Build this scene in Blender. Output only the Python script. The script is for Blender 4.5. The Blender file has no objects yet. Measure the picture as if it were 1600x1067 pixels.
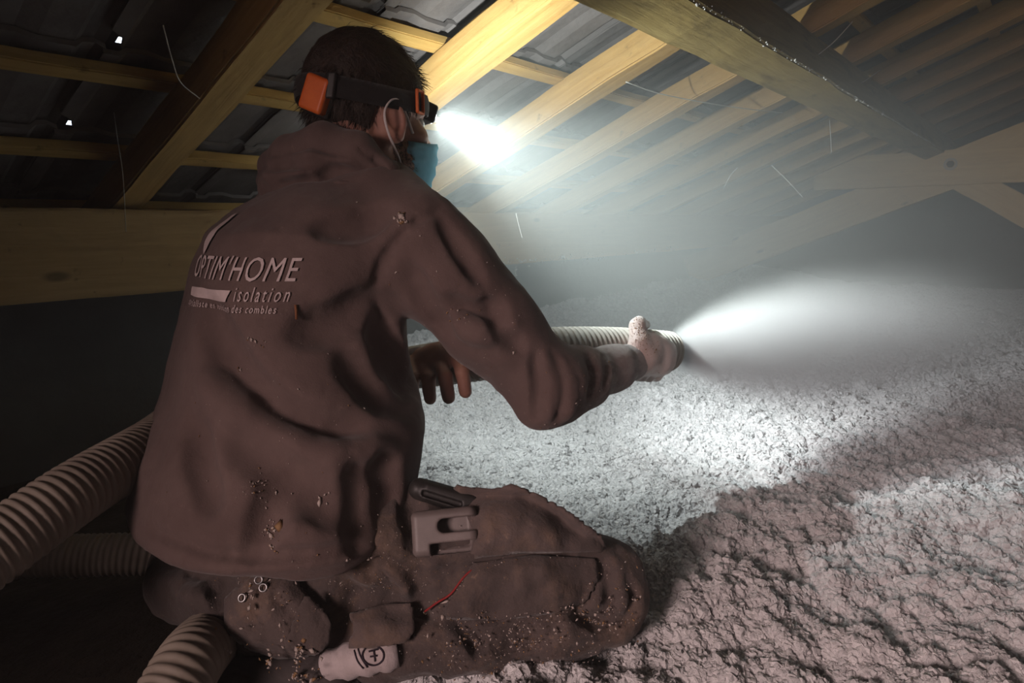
import bpy, bmesh, math, random
import numpy as np
from mathutils import Vector, Matrix
from mathutils.bvhtree import BVHTree

random.seed(7); rng = np.random.default_rng(11)
scene = bpy.context.scene
COL = scene.collection

# ------------------------------------------------------------------ camera
FPX, CX, CY = 1040.0, 800.0, 533.5
PITCH, AZ = math.radians(10.4066), math.radians(38.792)
CAM = np.array([0.0, 0.0, 0.75])
cam_d = bpy.data.cameras.new('camera'); cam = bpy.data.objects.new('camera', cam_d); COL.objects.link(cam)
cam_d.sensor_width = 36; cam_d.lens = 36 * FPX / 1600; cam_d.clip_start = 0.02
cam.location = CAM; cam.rotation_euler = (math.pi / 2 - PITCH, 0, AZ - math.pi / 2)
scene.camera = cam

# ------------------------------------------------------------------ world, light, exposure
world = bpy.data.worlds.new('world'); scene.world = world; world.use_nodes = True
bgn = world.node_tree.nodes['Background']
bgn.inputs[0].default_value = (0.75, 0.85, 1.0, 1); bgn.inputs[1].default_value = 3.0   # daylight outside, only met through gaps
scene.view_settings.view_transform = 'Standard'; scene.view_settings.look = 'None'
scene.view_settings.exposure = 0.0; scene.view_settings.gamma = 1.0; scene.view_settings.use_curve_mapping = False
scene.cycles.use_denoising = True
scene.cycles.max_bounces = 3; scene.cycles.diffuse_bounces = 2; scene.cycles.glossy_bounces = 1; scene.cycles.volume_bounces = 0
scene.cycles.use_adaptive_sampling = True; scene.cycles.adaptive_threshold = 0.07; scene.cycles.adaptive_min_samples = 12
scene.cycles.caustics_reflective = False; scene.cycles.caustics_refractive = False
scene.cycles.volume_max_steps = 256

FILL_W, FILL_COL = 6.8, (1.0, 0.74, 0.70)      # warm fill lamp added behind the camera, its source unseen
LAMP_WIDE, LAMP_BEAM, LAMP_COL = 58.0, 180.0, (0.89, 1.0, 0.99)
HAZE, HAZE_CLOUD, JET = 0.018, 0.46, 230.0
fl = bpy.data.lights.new('fill_light', 'AREA'); fo = bpy.data.objects.new('fill_light', fl); COL.objects.link(fo)
fl.shape = 'RECTANGLE'; fl.size = 0.7; fl.size_y = 0.5; fl.energy = FILL_W; fl.color = FILL_COL; fl.spread = math.radians(60)
fo.location = (-1.7, 0.30, 1.02)
fo.rotation_euler = (Vector((0.9, 0.08, 0.34)) - Vector(fo.location)).to_track_quat('-Z', 'Y').to_euler()

# ------------------------------------------------------------------ helpers: space
Rv = np.array([math.sin(AZ), -math.cos(AZ), 0.0]); Fh = np.array([math.cos(AZ), math.sin(AZ), 0.0]); Uv = np.array([0, 0, 1.0])
cp, sp = math.cos(PITCH), math.sin(PITCH)
def ray(px, py):
    r = (px - CX) / FPX; u = -(py - CY) / FPX
    return Rv * r + Fh * (cp + u * sp) + Uv * (u * cp - sp)
def P(px, py, d): return CAM + ray(px, py) * d
def D(lat, up, fwd): return Rv * lat + Uv * up + Fh * fwd
def heading(deg): a = math.radians(deg); return D(math.sin(a), 0, math.cos(a))
def nrm(v): v = np.asarray(v, float); return v / np.linalg.norm(v)

# ------------------------------------------------------------------ helpers: objects
def tag(o, label=None, cat=None, group=None, kind=None):
    if label: o['label'] = label
    if cat: o['category'] = cat
    if group: o['group'] = group
    if kind: o['kind'] = kind
    return o
def link(name, me, mat=None, parent=None, smooth=False):
    o = bpy.data.objects.new(name, me); COL.objects.link(o)
    if mat is not None and len(me.materials) == 0: me.materials.append(mat)
    if parent is not None: o.parent = parent
    if smooth: me.polygons.foreach_set('use_smooth', [True] * len(me.polygons))
    return o
def empty(name, loc):
    o = bpy.data.objects.new(name, None); COL.objects.link(o); o.location = loc; o.empty_display_size = 0.05
    return o
def adopt(o, parent):
    """parent a world-space mesh object to an Empty/obj, keeping it in place"""
    o.parent = parent
    bpy.context.view_layer.update()
    o.matrix_parent_inverse = parent.matrix_world.inverted()
    return o
def npmesh(name, verts, faces):
    verts = np.asarray(verts, np.float32); faces = np.asarray(faces, np.int32)
    me = bpy.data.meshes.new(name); n = faces.shape[1]
    me.vertices.add(len(verts)); me.vertices.foreach_set('co', verts.ravel())
    me.loops.add(faces.size); me.loops.foreach_set('vertex_index', faces.ravel())
    me.polygons.add(len(faces)); me.polygons.foreach_set('loop_start', np.arange(0, faces.size, n, dtype=np.int32))
    me.update(calc_edges=True); me.validate()
    return me
def bmmesh(name, bm):
    me = bpy.data.meshes.new(name); bmesh.ops.recalc_face_normals(bm, faces=bm.faces); bm.to_mesh(me); bm.free(); return me
def box_mesh(name, sx, sy, sz, bev=0.004, off=(0, 0, 0), seg=1):
    bm = bmesh.new(); bmesh.ops.create_cube(bm, size=1)
    for v in bm.verts: v.co = Vector((v.co.x * sx + off[0], v.co.y * sy + off[1], v.co.z * sz + off[2]))
    if bev: bmesh.ops.bevel(bm, geom=list(bm.edges), offset=bev, segments=seg, affect='EDGES', profile=0.6)
    return bmmesh(name, bm)
def catmull(pts, n):
    pts = [np.asarray(p, float) for p in pts]
    pts = [2 * pts[0] - pts[1]] + pts + [2 * pts[-1] - pts[-2]]
    out = []
    for i in range(1, len(pts) - 2):
        p0, p1, p2, p3 = pts[i - 1:i + 3]
        for k in range(n):
            t = k / n
            out.append(0.5 * (2 * p1 + (p2 - p0) * t + (2 * p0 - 5 * p1 + 4 * p2 - p3) * t * t + (3 * p1 - p0 - 3 * p2 + p3) * t ** 3))
    out.append(pts[-2]); return np.array(out)
def frames(c):
    """parallel-transport frames along polyline c"""
    t = np.gradient(c, axis=0); t /= np.linalg.norm(t, axis=1)[:, None]
    n = np.zeros_like(c); a = np.array([0, 0, 1.0]) if abs(t[0][2]) < .9 else np.array([1.0, 0, 0])
    n[0] = nrm(np.cross(t[0], a))
    for i in range(1, len(c)):
        v = n[i - 1] - t[i] * np.dot(n[i - 1], t[i]); n[i] = nrm(v)
    return t, n, np.cross(t, n)
def sweep(name, c, rad, seg=12, flat=1.0, cap=True):
    """tube along polyline c; rad scalar or array; flat squashes the second axis"""
    c = np.asarray(c, float); t, n, b = frames(c); rad = np.broadcast_to(np.asarray(rad, float), (len(c),))
    a = np.linspace(0, 2 * np.pi, seg, endpoint=False)
    v = c[:, None] + rad[:, None, None] * (np.cos(a)[None, :, None] * n[:, None] + flat * np.sin(a)[None, :, None] * b[:, None])
    v = v.reshape(-1, 3); f = []
    i = np.arange(len(c) - 1)[:, None] * seg; j = np.arange(seg)[None]; j2 = (j + 1) % seg
    f = np.stack([i + j, i + j2, i + seg + j2, i + seg + j], -1).reshape(-1, 4)
    me = npmesh(name, v, f)
    if cap:
        bm = bmesh.new(); bm.from_mesh(me); bm.verts.ensure_lookup_table()
        bm.faces.new([bm.verts[k] for k in range(seg)][::-1]); bm.faces.new([bm.verts[(len(c) - 1) * seg + k] for k in range(seg)])
        bm.to_mesh(me); bm.free()
    return me
_lat = {}
def vnoise(p, scale, seed=0):
    """smooth value noise in [-1,1] at points p (N,3)"""
    if seed not in _lat: _lat[seed] = np.random.default_rng(seed).uniform(-1, 1, (32, 32, 32)).astype(np.float32)
    L = _lat[seed]; q = np.asarray(p) * scale + 100.0; i = np.floor(q).astype(int); f = q - i; f = f * f * (3 - 2 * f); i %= 32; j = (i + 1) % 32
    x0, y0, z0 = i.T; x1, y1, z1 = j.T; fx, fy, fz = f.T
    def lx(y, z): return L[x0, y, z] * (1 - fx) + L[x1, y, z] * fx
    return (lx(y0, z0) * (1 - fy) + lx(y1, z0) * fy) * (1 - fz) + (lx(y0, z1) * (1 - fy) + lx(y1, z1) * fy) * fz

# ------------------------------------------------------------------ helpers: signed-distance sculpting
class Field:
    def __init__(s, lo, hi, h):
        s.lo = np.asarray(lo, float); s.h = h
        s.n = np.ceil((np.asarray(hi) - s.lo) / h).astype(int) + 1
        s.a = np.full(s.n, 0.5, np.float32)
    def block(s, lo, hi):
        i0 = np.clip(np.floor((lo - s.lo) / s.h).astype(int), 0, s.n - 1); i1 = np.clip(np.ceil((hi - s.lo) / s.h).astype(int) + 1, 1, s.n)
        sl = tuple(slice(a, b) for a, b in zip(i0, i1))
        g = [(s.lo[k] + s.h * np.arange(i0[k], i1[k])).astype(np.float32) for k in range(3)]
        return sl, g[0][:, None, None], g[1][None, :, None], g[2][None, None, :]
    def op(s, fn, lo, hi, k=0.02, mode='add'):
        m = k + 4 * s.h + 0.01
        sl, X, Y, Z = s.block(np.asarray(lo) - m, np.asarray(hi) + m)
        if min(s.a[sl].shape) == 0: return
        d = fn(X, Y, Z); a = s.a[sl]
        if mode == 'add': hh = np.maximum(k - np.abs(a - d), 0); s.a[sl] = np.minimum(a, d) - hh * hh / (4 * k)
        else: d = -d; hh = np.maximum(k - np.abs(a - d), 0); s.a[sl] = np.maximum(a, d) + hh * hh / (4 * k)
    def cap(s, a, b, ra, rb=None, k=0.02, mode='add'):
        a = np.asarray(a, float); b = np.asarray(b, float); rb = ra if rb is None else rb; ab = b - a; L = max(np.dot(ab, ab), 1e-9)
        def fn(X, Y, Z):
            x, y, z = X - a[0], Y - a[1], Z - a[2]
            t = np.clip((x * ab[0] + y * ab[1] + z * ab[2]) / L, 0, 1)
            return np.sqrt((x - t * ab[0]) ** 2 + (y - t * ab[1]) ** 2 + (z - t * ab[2]) ** 2) - (ra + t * (rb - ra))
        r = max(ra, rb); s.op(fn, np.minimum(a, b) - r, np.maximum(a, b) + r, k, mode)
    def chain(s, pts, rads, k=0.02, mode='add'):
        rads = [rads] * len(pts) if np.isscalar(rads) else rads
        for i in range(len(pts) - 1): s.cap(pts[i], pts[i + 1], rads[i], rads[i + 1], k, mode)
    def ell(s, c, rad, axes=None, k=0.02, mode='add'):
        c = np.asarray(c, float); rad = np.asarray(rad, float); M = np.eye(3) if axes is None else np.asarray(axes, float)
        def fn(X, Y, Z):
            x, y, z = X - c[0], Y - c[1], Z - c[2]; q0 = 0; q1 = 0
            for i in range(3):
                w = (x * M[i][0] + y * M[i][1] + z * M[i][2]) / rad[i]; q0 = q0 + w * w; q1 = q1 + (w / rad[i]) ** 2
            q0 = np.sqrt(q0); return q0 * (q0 - 1) / np.maximum(np.sqrt(q1), 1e-6)
        e = np.abs(M.T) @ rad if axes is not None else rad
        s.op(fn, c - e, c + e, k, mode)
    def box(s, c, half, axes=None, r=0.005, k=0.005, mode='add'):
        c = np.asarray(c, float); half = np.asarray(half, float); M = np.eye(3) if axes is None else np.asarray(axes, float)
        def fn(X, Y, Z):
            x, y, z = X - c[0], Y - c[1], Z - c[2]
            q = [np.abs(x * M[i][0] + y * M[i][1] + z * M[i][2]) - (half[i] - r) for i in range(3)]
            o = np.sqrt(sum(np.maximum(w, 0) ** 2 for w in q)); return o + np.minimum(np.maximum(np.maximum(q[0], q[1]), q[2]), 0) - r
        e = np.abs(M.T) @ half; s.op(fn, c - e, c + e, k, mode)
    def hit(s, px, py, t0=0.4, t1=2.2):
        r = ray(px, py); t = np.arange(t0, t1, s.h * 0.7); q = CAM + t[:, None] * r
        i = np.round((q - s.lo) / s.h).astype(int); ok = np.all((i >= 0) & (i < s.n), axis=1)
        v = np.full(len(t), 1.0); ii = i[ok]; v[ok] = s.a[ii[:, 0], ii[:, 1], ii[:, 2]]
        w = np.nonzero(v < 0)[0]
        return None if len(w) == 0 else q[w[0]]
    def line(s, pix, r, k, mode='sub', out=0.3, n=5):
        """a crease ('sub') or welt ('add') that runs over the surface through these points"""
        pp = catmull([np.array(p, float) for p in pix], n); pts = []
        for p in pp:
            h = s.hit(p[0], p[1])
            if h is not None: pts.append(h - nrm(ray(p[0], p[1])) * r * out)
        if len(pts) < 2: return
        pts = np.array(pts); m = len(pts); e = np.sin(np.linspace(0.12, np.pi - 0.12, m)) ** 0.5
        for i in range(m - 1):
            if np.linalg.norm(pts[i + 1] - pts[i]) < 0.12: s.cap(pts[i], pts[i + 1], r * e[i], r * e[i + 1], k, mode)
    def mesh(s, name, smooth=1):
        a = s.a; ins = a < 0; sh = np.array(a.shape) - 1; c = np.zeros(sh, np.int8)
        offs = [(i, j, k) for i in (0, 1) for j in (0, 1) for k in (0, 1)]
        for o in offs: c += ins[o[0]:sh[0] + o[0], o[1]:sh[1] + o[1], o[2]:sh[2] + o[2]]
        act = (c > 0) & (c < 8); idx = np.argwhere(act)
        v8 = {o: a[idx[:, 0] + o[0], idx[:, 1] + o[1], idx[:, 2] + o[2]] for o in offs}
        acc = np.zeros((len(idx), 3)); cnt = np.zeros(len(idx))
        for o in offs:
            for ax in range(3):
                if o[ax]: continue
                o2 = list(o); o2[ax] = 1; o2 = tuple(o2); v0, v1 = v8[o], v8[o2]; cr = (v0 < 0) != (v1 < 0)
                t = np.where(cr, v0 / np.where(cr, v0 - v1, 1), 0); p = np.tile(np.array(o, float), (len(idx), 1)); p[:, ax] = t
                acc += p * cr[:, None]; cnt += cr
        V = s.lo + s.h * (idx + acc / cnt[:, None])
        vid = np.full(act.shape, -1, np.int32); vid[act] = np.arange(len(idx)); Fs = []
        for ax in range(3):
            o = [slice(1, -1)] * 3; o[ax] = slice(0, -1); o2 = list(o); o2[ax] = slice(1, None)
            A, B = ins[tuple(o)], ins[tuple(o2)]; e = np.argwhere(A != B); base = np.array([1, 1, 1]); base[ax] = 0
            g = e + base; u, w = (ax + 1) % 3, (ax + 2) % 3
            def cell(du, dw):
                q = g.copy(); q[:, u] -= du; q[:, w] -= dw; return vid[q[:, 0], q[:, 1], q[:, 2]]
            q = np.stack([cell(1, 1), cell(0, 1), cell(0, 0), cell(1, 0)], 1); flip = ~A[tuple(e.T)]
            q[flip] = q[flip][:, ::-1]; Fs.append(q)
        Fc = np.concatenate(Fs); Fc = Fc[np.all(Fc >= 0, axis=1)]
        for _ in range(smooth):
            S = np.zeros_like(V); N = np.zeros(len(V))
            for i in range(4):
                p, q = Fc[:, i], Fc[:, (i + 1) % 4]
                for k in range(3): S[:, k] += np.bincount(p, V[q, k], len(V)) + np.bincount(q, V[p, k], len(V))
                N += np.bincount(p, minlength=len(V)) + np.bincount(q, minlength=len(V))
            V = 0.4 * V + 0.6 * S / np.maximum(N, 1)[:, None]
        return V, Fc
def displace(V, Fc, fn):
    n = np.zeros_like(V); a = np.cross(V[Fc[:, 2]] - V[Fc[:, 0]], V[Fc[:, 3]] - V[Fc[:, 1]])
    for i in range(4):
        for k in range(3): n[:, k] += np.bincount(Fc[:, i], a[:, k], len(V))
    n /= np.maximum(np.linalg.norm(n, axis=1), 1e-12)[:, None]
    return V + n * fn(V)[:, None]
def bvh_of(V, Fc): return BVHTree.FromPolygons([tuple(v) for v in V], [tuple(int(i) for i in f) for f in Fc])
def cast(bvhs, px, py):
    r = nrm(ray(px, py)); best = None
    for b in (bvhs if isinstance(bvhs, list) else [bvhs]):
        h = b.ray_cast(Vector(CAM), Vector(r))
        if h[0] is not None and (best is None or h[3] < best[2]): best = (np.array(h[0]), np.array(h[1]), h[3])
    if best is None: return None
    n = best[1]; n = n if np.dot(n, r) < 0 else -n
    return best[0], n
def inside_poly(x, y, poly):
    c = False; j = len(poly) - 1
    for i in range(len(poly)):
        xi, yi = poly[i]; xj, yj = poly[j]
        if (yi > y) != (yj > y) and x < (xj - xi) * (y - yi) / (yj - yi) + xi: c = not c
        j = i
    return c
def patch(name, poly, bvhs, off, thick, mat, parent, step=7, bulge=0.0, wob=0.0, smooth_it=3):
    """a panel of cloth lying on the surface below: grid clipped to an outline, lifted off and given thickness"""
    xs = [p[0] for p in poly]; ys = [p[1] for p in poly]; x0, x1, y0, y1 = min(xs), max(xs), min(ys), max(ys)
    nx = max(3, int((x1 - x0) / step)); ny = max(3, int((y1 - y0) / step))
    gx = np.linspace(x0, x1, nx + 1); gy = np.linspace(y0, y1, ny + 1)
    dep = np.full((nx + 1, ny + 1), np.nan)
    for i in range(nx + 1):
        for j in range(ny + 1):
            h = cast(bvhs, gx[i], gy[j])
            if h is not None: dep[i, j] = np.dot(h[0] - CAM, nrm(np.cross(Rv, -np.array([Fh[0] * sp, Fh[1] * sp, cp])))) if False else np.linalg.norm(h[0] - CAM) / np.linalg.norm(ray(gx[i], gy[j]))
    m = np.nanmedian(dep); dep = np.where(np.isnan(dep), m, dep); dep = np.clip(dep, m - 0.12, m + 0.12)
    for _ in range(smooth_it):
        d2 = np.pad(dep, 1, mode='edge'); dep = np.minimum(dep, (d2[:-2, 1:-1] + d2[2:, 1:-1] + d2[1:-1, :-2] + d2[1:-1, 2:] + dep) / 5)
    # clip the grid against the outline by pulling outside corners onto it
    bm = bmesh.new(); vv = {}
    def near(x, y):
        best = None
        for a, b in zip(poly, poly[1:] + poly[:1]):
            ax, ay = a; bx, by = b; l = max((bx - ax) ** 2 + (by - ay) ** 2, 1e-9); t = min(1, max(0, ((x - ax) * (bx - ax) + (y - ay) * (by - ay)) / l))
            qx, qy = ax + t * (bx - ax), ay + t * (by - ay); dd = (qx - x) ** 2 + (qy - y) ** 2
            if best is None or dd < best[0]: best = (dd, qx, qy)
        return best
    ins = {(i, j): inside_poly(gx[i], gy[j], poly) for i in range(nx + 1) for j in range(ny + 1)}
    def vert(i, j):
        if (i, j) not in vv:
            x, y = gx[i], gy[j]; dd, qx, qy = near(x, y); e = math.sqrt(dd)
            if not ins[(i, j)]: x, y, e = qx, qy, 0
            lift = off + bulge * min(1, e / 25.0) + wob * float(vnoise(np.array([[x, y, 3.0]]), 0.06, 5)[0])
            p = P(x, y, dep[i, j]) - nrm(ray(x, y)) * lift; vv[(i, j)] = bm.verts.new(p)
        return vv[(i, j)]
    for i in range(nx):
        for j in range(ny):
            k = [(i, j), (i + 1, j), (i + 1, j + 1), (i, j + 1)]
            if sum(ins[q] for q in k) >= 2:
                try: bm.faces.new([vert(*q) for q in k])
                except ValueError: pass
    bmesh.ops.remove_doubles(bm, verts=bm.verts, dist=0.0008)
    me = bmmesh(name, bm); o = link(name, me, mat, None, True)
    md = o.modifiers.new('thickness', 'SOLIDIFY'); md.thickness = thick; md.offset = 0
    adopt(o, parent); return o

# ------------------------------------------------------------------ helpers: materials
def mat(name, col, rough=0.8, spec=0.3):
    m = bpy.data.materials.new(name); m.use_nodes = True; b = m.node_tree.nodes['Principled BSDF']
    b.inputs['Base Color'].default_value = (*col, 1); b.inputs['Roughness'].default_value = rough; b.inputs['Specular IOR Level'].default_value = spec
    return m
class NT:
    def __init__(s, m): s.t = m.node_tree; s.b = s.t.nodes['Principled BSDF']
    def n(s, ty, **kw):
        nd = s.t.nodes.new(ty)
        for k, v in kw.items():
            if k in nd.inputs: nd.inputs[k].default_value = v
            else: setattr(nd, k, v)
        return nd
    def l(s, a, b): s.t.links.new(a, b)
    def coords(s, scale=(1, 1, 1)):
        tc = s.n('ShaderNodeTexCoord'); mp = s.n('ShaderNodeMapping'); mp.inputs['Scale'].default_value = scale; s.l(tc.outputs['Object'], mp.inputs[0]); return mp.outputs[0]
    def noise(s, vec, scale, detail=4, rough=0.55, dist=0.0):
        nd = s.n('ShaderNodeTexNoise'); nd.inputs['Scale'].default_value = scale; nd.inputs['Detail'].default_value = detail; nd.inputs['Roughness'].default_value = rough; nd.inputs['Distortion'].default_value = dist
        s.l(vec, nd.inputs['Vector']); return nd.outputs['Fac']
    def ramp(s, fac, stops):
        r = s.n('ShaderNodeValToRGB'); e = r.color_ramp.elements
        while len(e) < len(stops): e.new(0.5)
        for el, (p, c) in zip(e, stops): el.position = p; el.color = (*c, 1) if len(c) == 3 else c
        s.l(fac, r.inputs[0]); return r.outputs['Color']
    def mix(s, fac, a, b, ty='MIX'):
        m = s.n('ShaderNodeMix', data_type='RGBA', blend_type=ty)
        if isinstance(fac, (int, float)): m.inputs[0].default_value = fac
        else: s.l(fac, m.inputs[0])
        for k, v in ((6, a), (7, b)):
            if isinstance(v, tuple): m.inputs[k].default_value = (*v, 1)
            else: s.l(v, m.inputs[k])
        return m.outputs[2]
    def math(s, op, a, b=0.0, clamp=False):
        m = s.n('ShaderNodeMath', operation=op); m.use_clamp = clamp
        for k, v in ((0, a), (1, b)):
            if isinstance(v, (int, float)): m.inputs[k].default_value = v
            else: s.l(v, m.inputs[k])
        return m.outputs[0]
    def bump(s, h, strength=0.4, dist=0.01, prev=None):
        b = s.n('ShaderNodeBump'); b.inputs['Strength'].default_value = strength; b.inputs['Distance'].default_value = dist; s.l(h, b.inputs['Height'])
        if prev is not None: s.l(prev, b.inputs['Normal'])
        s.l(b.outputs[0], s.b.inputs['Normal']); return b.outputs[0]
    def color(s, c): s.l(c, s.b.inputs['Base Color'])

def wood(name, c1, c2, dark, stain=0.3, knots=True, rough=0.75):
    m = mat(name, c1, rough, 0.2); t = NT(m); v = t.coords((1, 1, 1)); vg = t.coords((1.2, 22, 22))
    g = t.noise(vg, 3.0, 6, 0.6, 0.6); c = t.ramp(g, [(0.3, c1), (0.72, c2)])
    st = t.noise(t.coords((1, 5, 5)), 3.0, 6, 0.7, 0.8); c = t.mix(t.math('MULTIPLY', t.ramp(st, [(0.52, (0, 0, 0)), (0.75, (1, 1, 1))]), stain), c, dark)
    sp_ = t.noise(v, 26, 3, 0.6); c = t.mix(t.math('MULTIPLY', t.ramp(sp_, [(0.66, (0, 0, 0)), (0.74, (1, 1, 1))]), 0.55 * min(1, stain * 2)), c, tuple(x * 0.4 for x in dark))
    if knots:
        vo = t.n('ShaderNodeTexVoronoi'); vo.inputs['Scale'].default_value = 2.6; t.l(t.coords((0.9, 2.2, 2.2)), vo.inputs['Vector'])
        c = t.mix(t.math('MULTIPLY', t.ramp(vo.outputs['Distance'], [(0.05, (1, 1, 1)), (0.09, (0, 0, 0))]), 0.75), c, tuple(x * 0.55 for x in dark))
    t.color(c); t.bump(g, 0.35, 0.004); return m
def mottled(name, c1, c2, scale, rough=0.85, bump=0.3, bscale=60, bdist=0.004, spec=0.25):
    m = mat(name, c1, rough, spec); t = NT(m); v = t.coords(); n = t.noise(v, scale, 5, 0.6)
    t.color(t.ramp(n, [(0.3, c1), (0.7, c2)])); t.bump(t.noise(v, bscale, 4, 0.6), bump, bdist); return m

M = {}
M['rafter'] = wood('pine_rafter', (0.33, 0.185, 0.055), (0.43, 0.265, 0.095), (0.15, 0.08, 0.03), 0.40)
M['batten'] = wood('pine_batten', (0.36, 0.21, 0.055), (0.45, 0.28, 0.095), (0.15, 0.08, 0.03), 0.40, False)
M['purlin'] = wood('old_purlin', (0.24, 0.165, 0.055), (0.34, 0.245, 0.095), (0.06, 0.04, 0.018), 0.85)
M['plate'] = wood('plate_beam', (0.30, 0.19, 0.085), (0.38, 0.25, 0.12), (0.16, 0.10, 0.045), 0.4)
M['truss'] = wood('truss_timber', (0.44, 0.29, 0.13), (0.54, 0.38, 0.19), (0.25, 0.15, 0.07), 0.35)
M['tile'] = mottled('fibre_tile', (0.085, 0.072, 0.068), (0.17, 0.148, 0.14), 6, 0.85, 0.5, 30, 0.006)
M['under'] = mat('roof_felt', (0.05, 0.045, 0.045), 0.9)
M['block'] = mottled('gable_render', (0.075, 0.07, 0.068), (0.12, 0.115, 0.11), 3, 0.9, 0.5, 30, 0.006)
M['floor'] = mottled('dirty_floor', (0.028, 0.02, 0.014), (0.06, 0.044, 0.032), 7, 0.95, 0.8, 45, 0.012)
M['steel'] = mat('galvanised_steel', (0.5, 0.5, 0.5), 0.4, 0.5); M['steel'].node_tree.nodes['Principled BSDF'].inputs['Metallic'].default_value = 0.9
M['rust'] = mat('dull_steel', (0.30, 0.27, 0.24), 0.7, 0.3); M['hole'] = mat('bore', (0.02, 0.015, 0.01), 0.9)
M['web'] = mat('cobweb', (0.42, 0.41, 0.38), 0.9)
M['wire'] = mat('grey_wire', (0.45, 0.42, 0.38), 0.6)

# ================================================================== the setting
SL = 0.42; TH = math.atan(SL); C0 = 0.827            # underside of the rafters: z = 0.75 + C0 - SL*y
RIDGE_Y = -1.75; EAVE_Y = 2.25
def roofz(y, up=0.0): return 0.75 + C0 - SL * y + up / math.cos(TH)
XA, XB = -2.4, 6.5
bm = bmesh.new()
for q in [(XA, -5), (XB, -5), (XB, 2.6), (XA, 2.6)]: bm.verts.new((q[0], q[1], 0))
bm.faces.new(bm.verts); tag(link('floor', bmmesh('floor', bm), M['floor']), kind='structure')
def wall(name, pts, m, th=(0, 0, 0)):
    bm = bmesh.new(); f = bm.faces.new([bm.verts.new(p) for p in pts]); r = bmesh.ops.extrude_face_region(bm, geom=[f])
    for v in r['geom']:
        if isinstance(v, bmesh.types.BMVert): v.co += Vector(th)
    return tag(link(name, bmmesh(name, bm), m), kind='structure')
zr = roofz(RIDGE_Y, 0.16)
def gable(x): return [(x, EAVE_Y, -0.02), (x, EAVE_Y, roofz(EAVE_Y, 0.2)), (x, RIDGE_Y, zr + 0.05), (x, -5, roofz(2 * RIDGE_Y + 5, 0.2)), (x, -5, -0.02)]
wall('wall_front', gable(XB), M['block'], (0.12, 0, 0))
wall('wall_back', gable(XA), M['block'], (-0.12, 0, 0))
wall('wall_left', [(XA, EAVE_Y, -0.02), (XB, EAVE_Y, -0.02), (XB, EAVE_Y, roofz(EAVE_Y, 0.16)), (XA, EAVE_Y, roofz(EAVE_Y, 0.16))], M['block'], (0, 0.12, 0))
wall('wall_right', [(XA, -5, -0.02), (XB, -5, -0.02), (XB, -5, roofz(2 * RIDGE_Y + 5, 0.2)), (XA, -5, roofz(2 * RIDGE_Y + 5, 0.2))], M['block'], (0, -0.12, 0))
# the roof skin above the tiles, in strips so that a few small daylight gaps stay open
BY = [1.83 - 0.305 * k for k in range(-1, 12)]; tw = 0.232; TL = 0.345
def tile_x(k): return -0.35 + tw * k
chips = {}                                              # tiles with a broken lower corner, nearest the daylight specks of the left roof
for (px, py) in ((207, 70), (12, 157)):
    best = None
    for y in BY:
        for k in range(-2, 12):
            yy = y - .03 + (TL - .05) * math.cos(TH); p_ = np.array([tile_x(k) + .022, yy, roofz(yy, .125)]) - CAM
            f_ = p_ @ Fh; d_ = f_ * cp - p_[2] * sp; u_ = f_ * sp + p_[2] * cp
            if d_ < .2: continue
            e_ = math.hypot(CX + FPX * (p_ @ Rv) / d_ - px, CY - FPX * u_ / d_ - py)
            if best is None or e_ < best[0]: best = (e_, y, k, yy)
    chips[(round(best[1], 3), best[2])] = (tile_x(best[2]) + .022, best[3] + .008)
gaps = []
for gx_, gy_ in chips.values():                         # the opening lies straight behind the chip
    r_ = np.array([gx_, gy_ - .012, roofz(gy_ - .012, .118)]) - CAM; q_ = CAM + r_ * ((C0 + .165 / math.cos(TH)) / (r_[2] + SL * r_[1])); gaps.append((q_[0], q_[1]))
ce = bmesh.new()
def strip(x0, x1, y0, y1):
    f = ce.faces.new([ce.verts.new((x, y, roofz(y, 0.165))) for x, y in ((x0, y0), (x1, y0), (x1, y1), (x0, y1))])
GW = 0.009
ex = sorted({XA - .1, XB + .1, *[g[0] - GW for g in gaps], *[g[0] + GW for g in gaps]}); ey = sorted({RIDGE_Y, EAVE_Y + .15, *[g[1] - GW for g in gaps], *[g[1] + GW for g in gaps]})
for x0, x1 in zip(ex, ex[1:]):
    for y0, y1 in zip(ey, ey[1:]):
        if any(abs((x0 + x1) / 2 - g[0]) < GW * .9 and abs((y0 + y1) / 2 - g[1]) < GW * .9 for g in gaps): continue
        strip(x0, x1, y0, y1)
f = ce.faces.new([ce.verts.new((x, y, z)) for x, y, z in ((XA - .1, RIDGE_Y, roofz(RIDGE_Y, .165)), (XB + .1, RIDGE_Y, roofz(RIDGE_Y, .165)), (XB + .1, -5.1, roofz(2 * RIDGE_Y + 5.1, .165)), (XA - .1, -5.1, roofz(2 * RIDGE_Y + 5.1, .165)))])
ceiling = tag(link('ceiling', bmmesh('ceiling', ce), M['under']), kind='structure')
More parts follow.
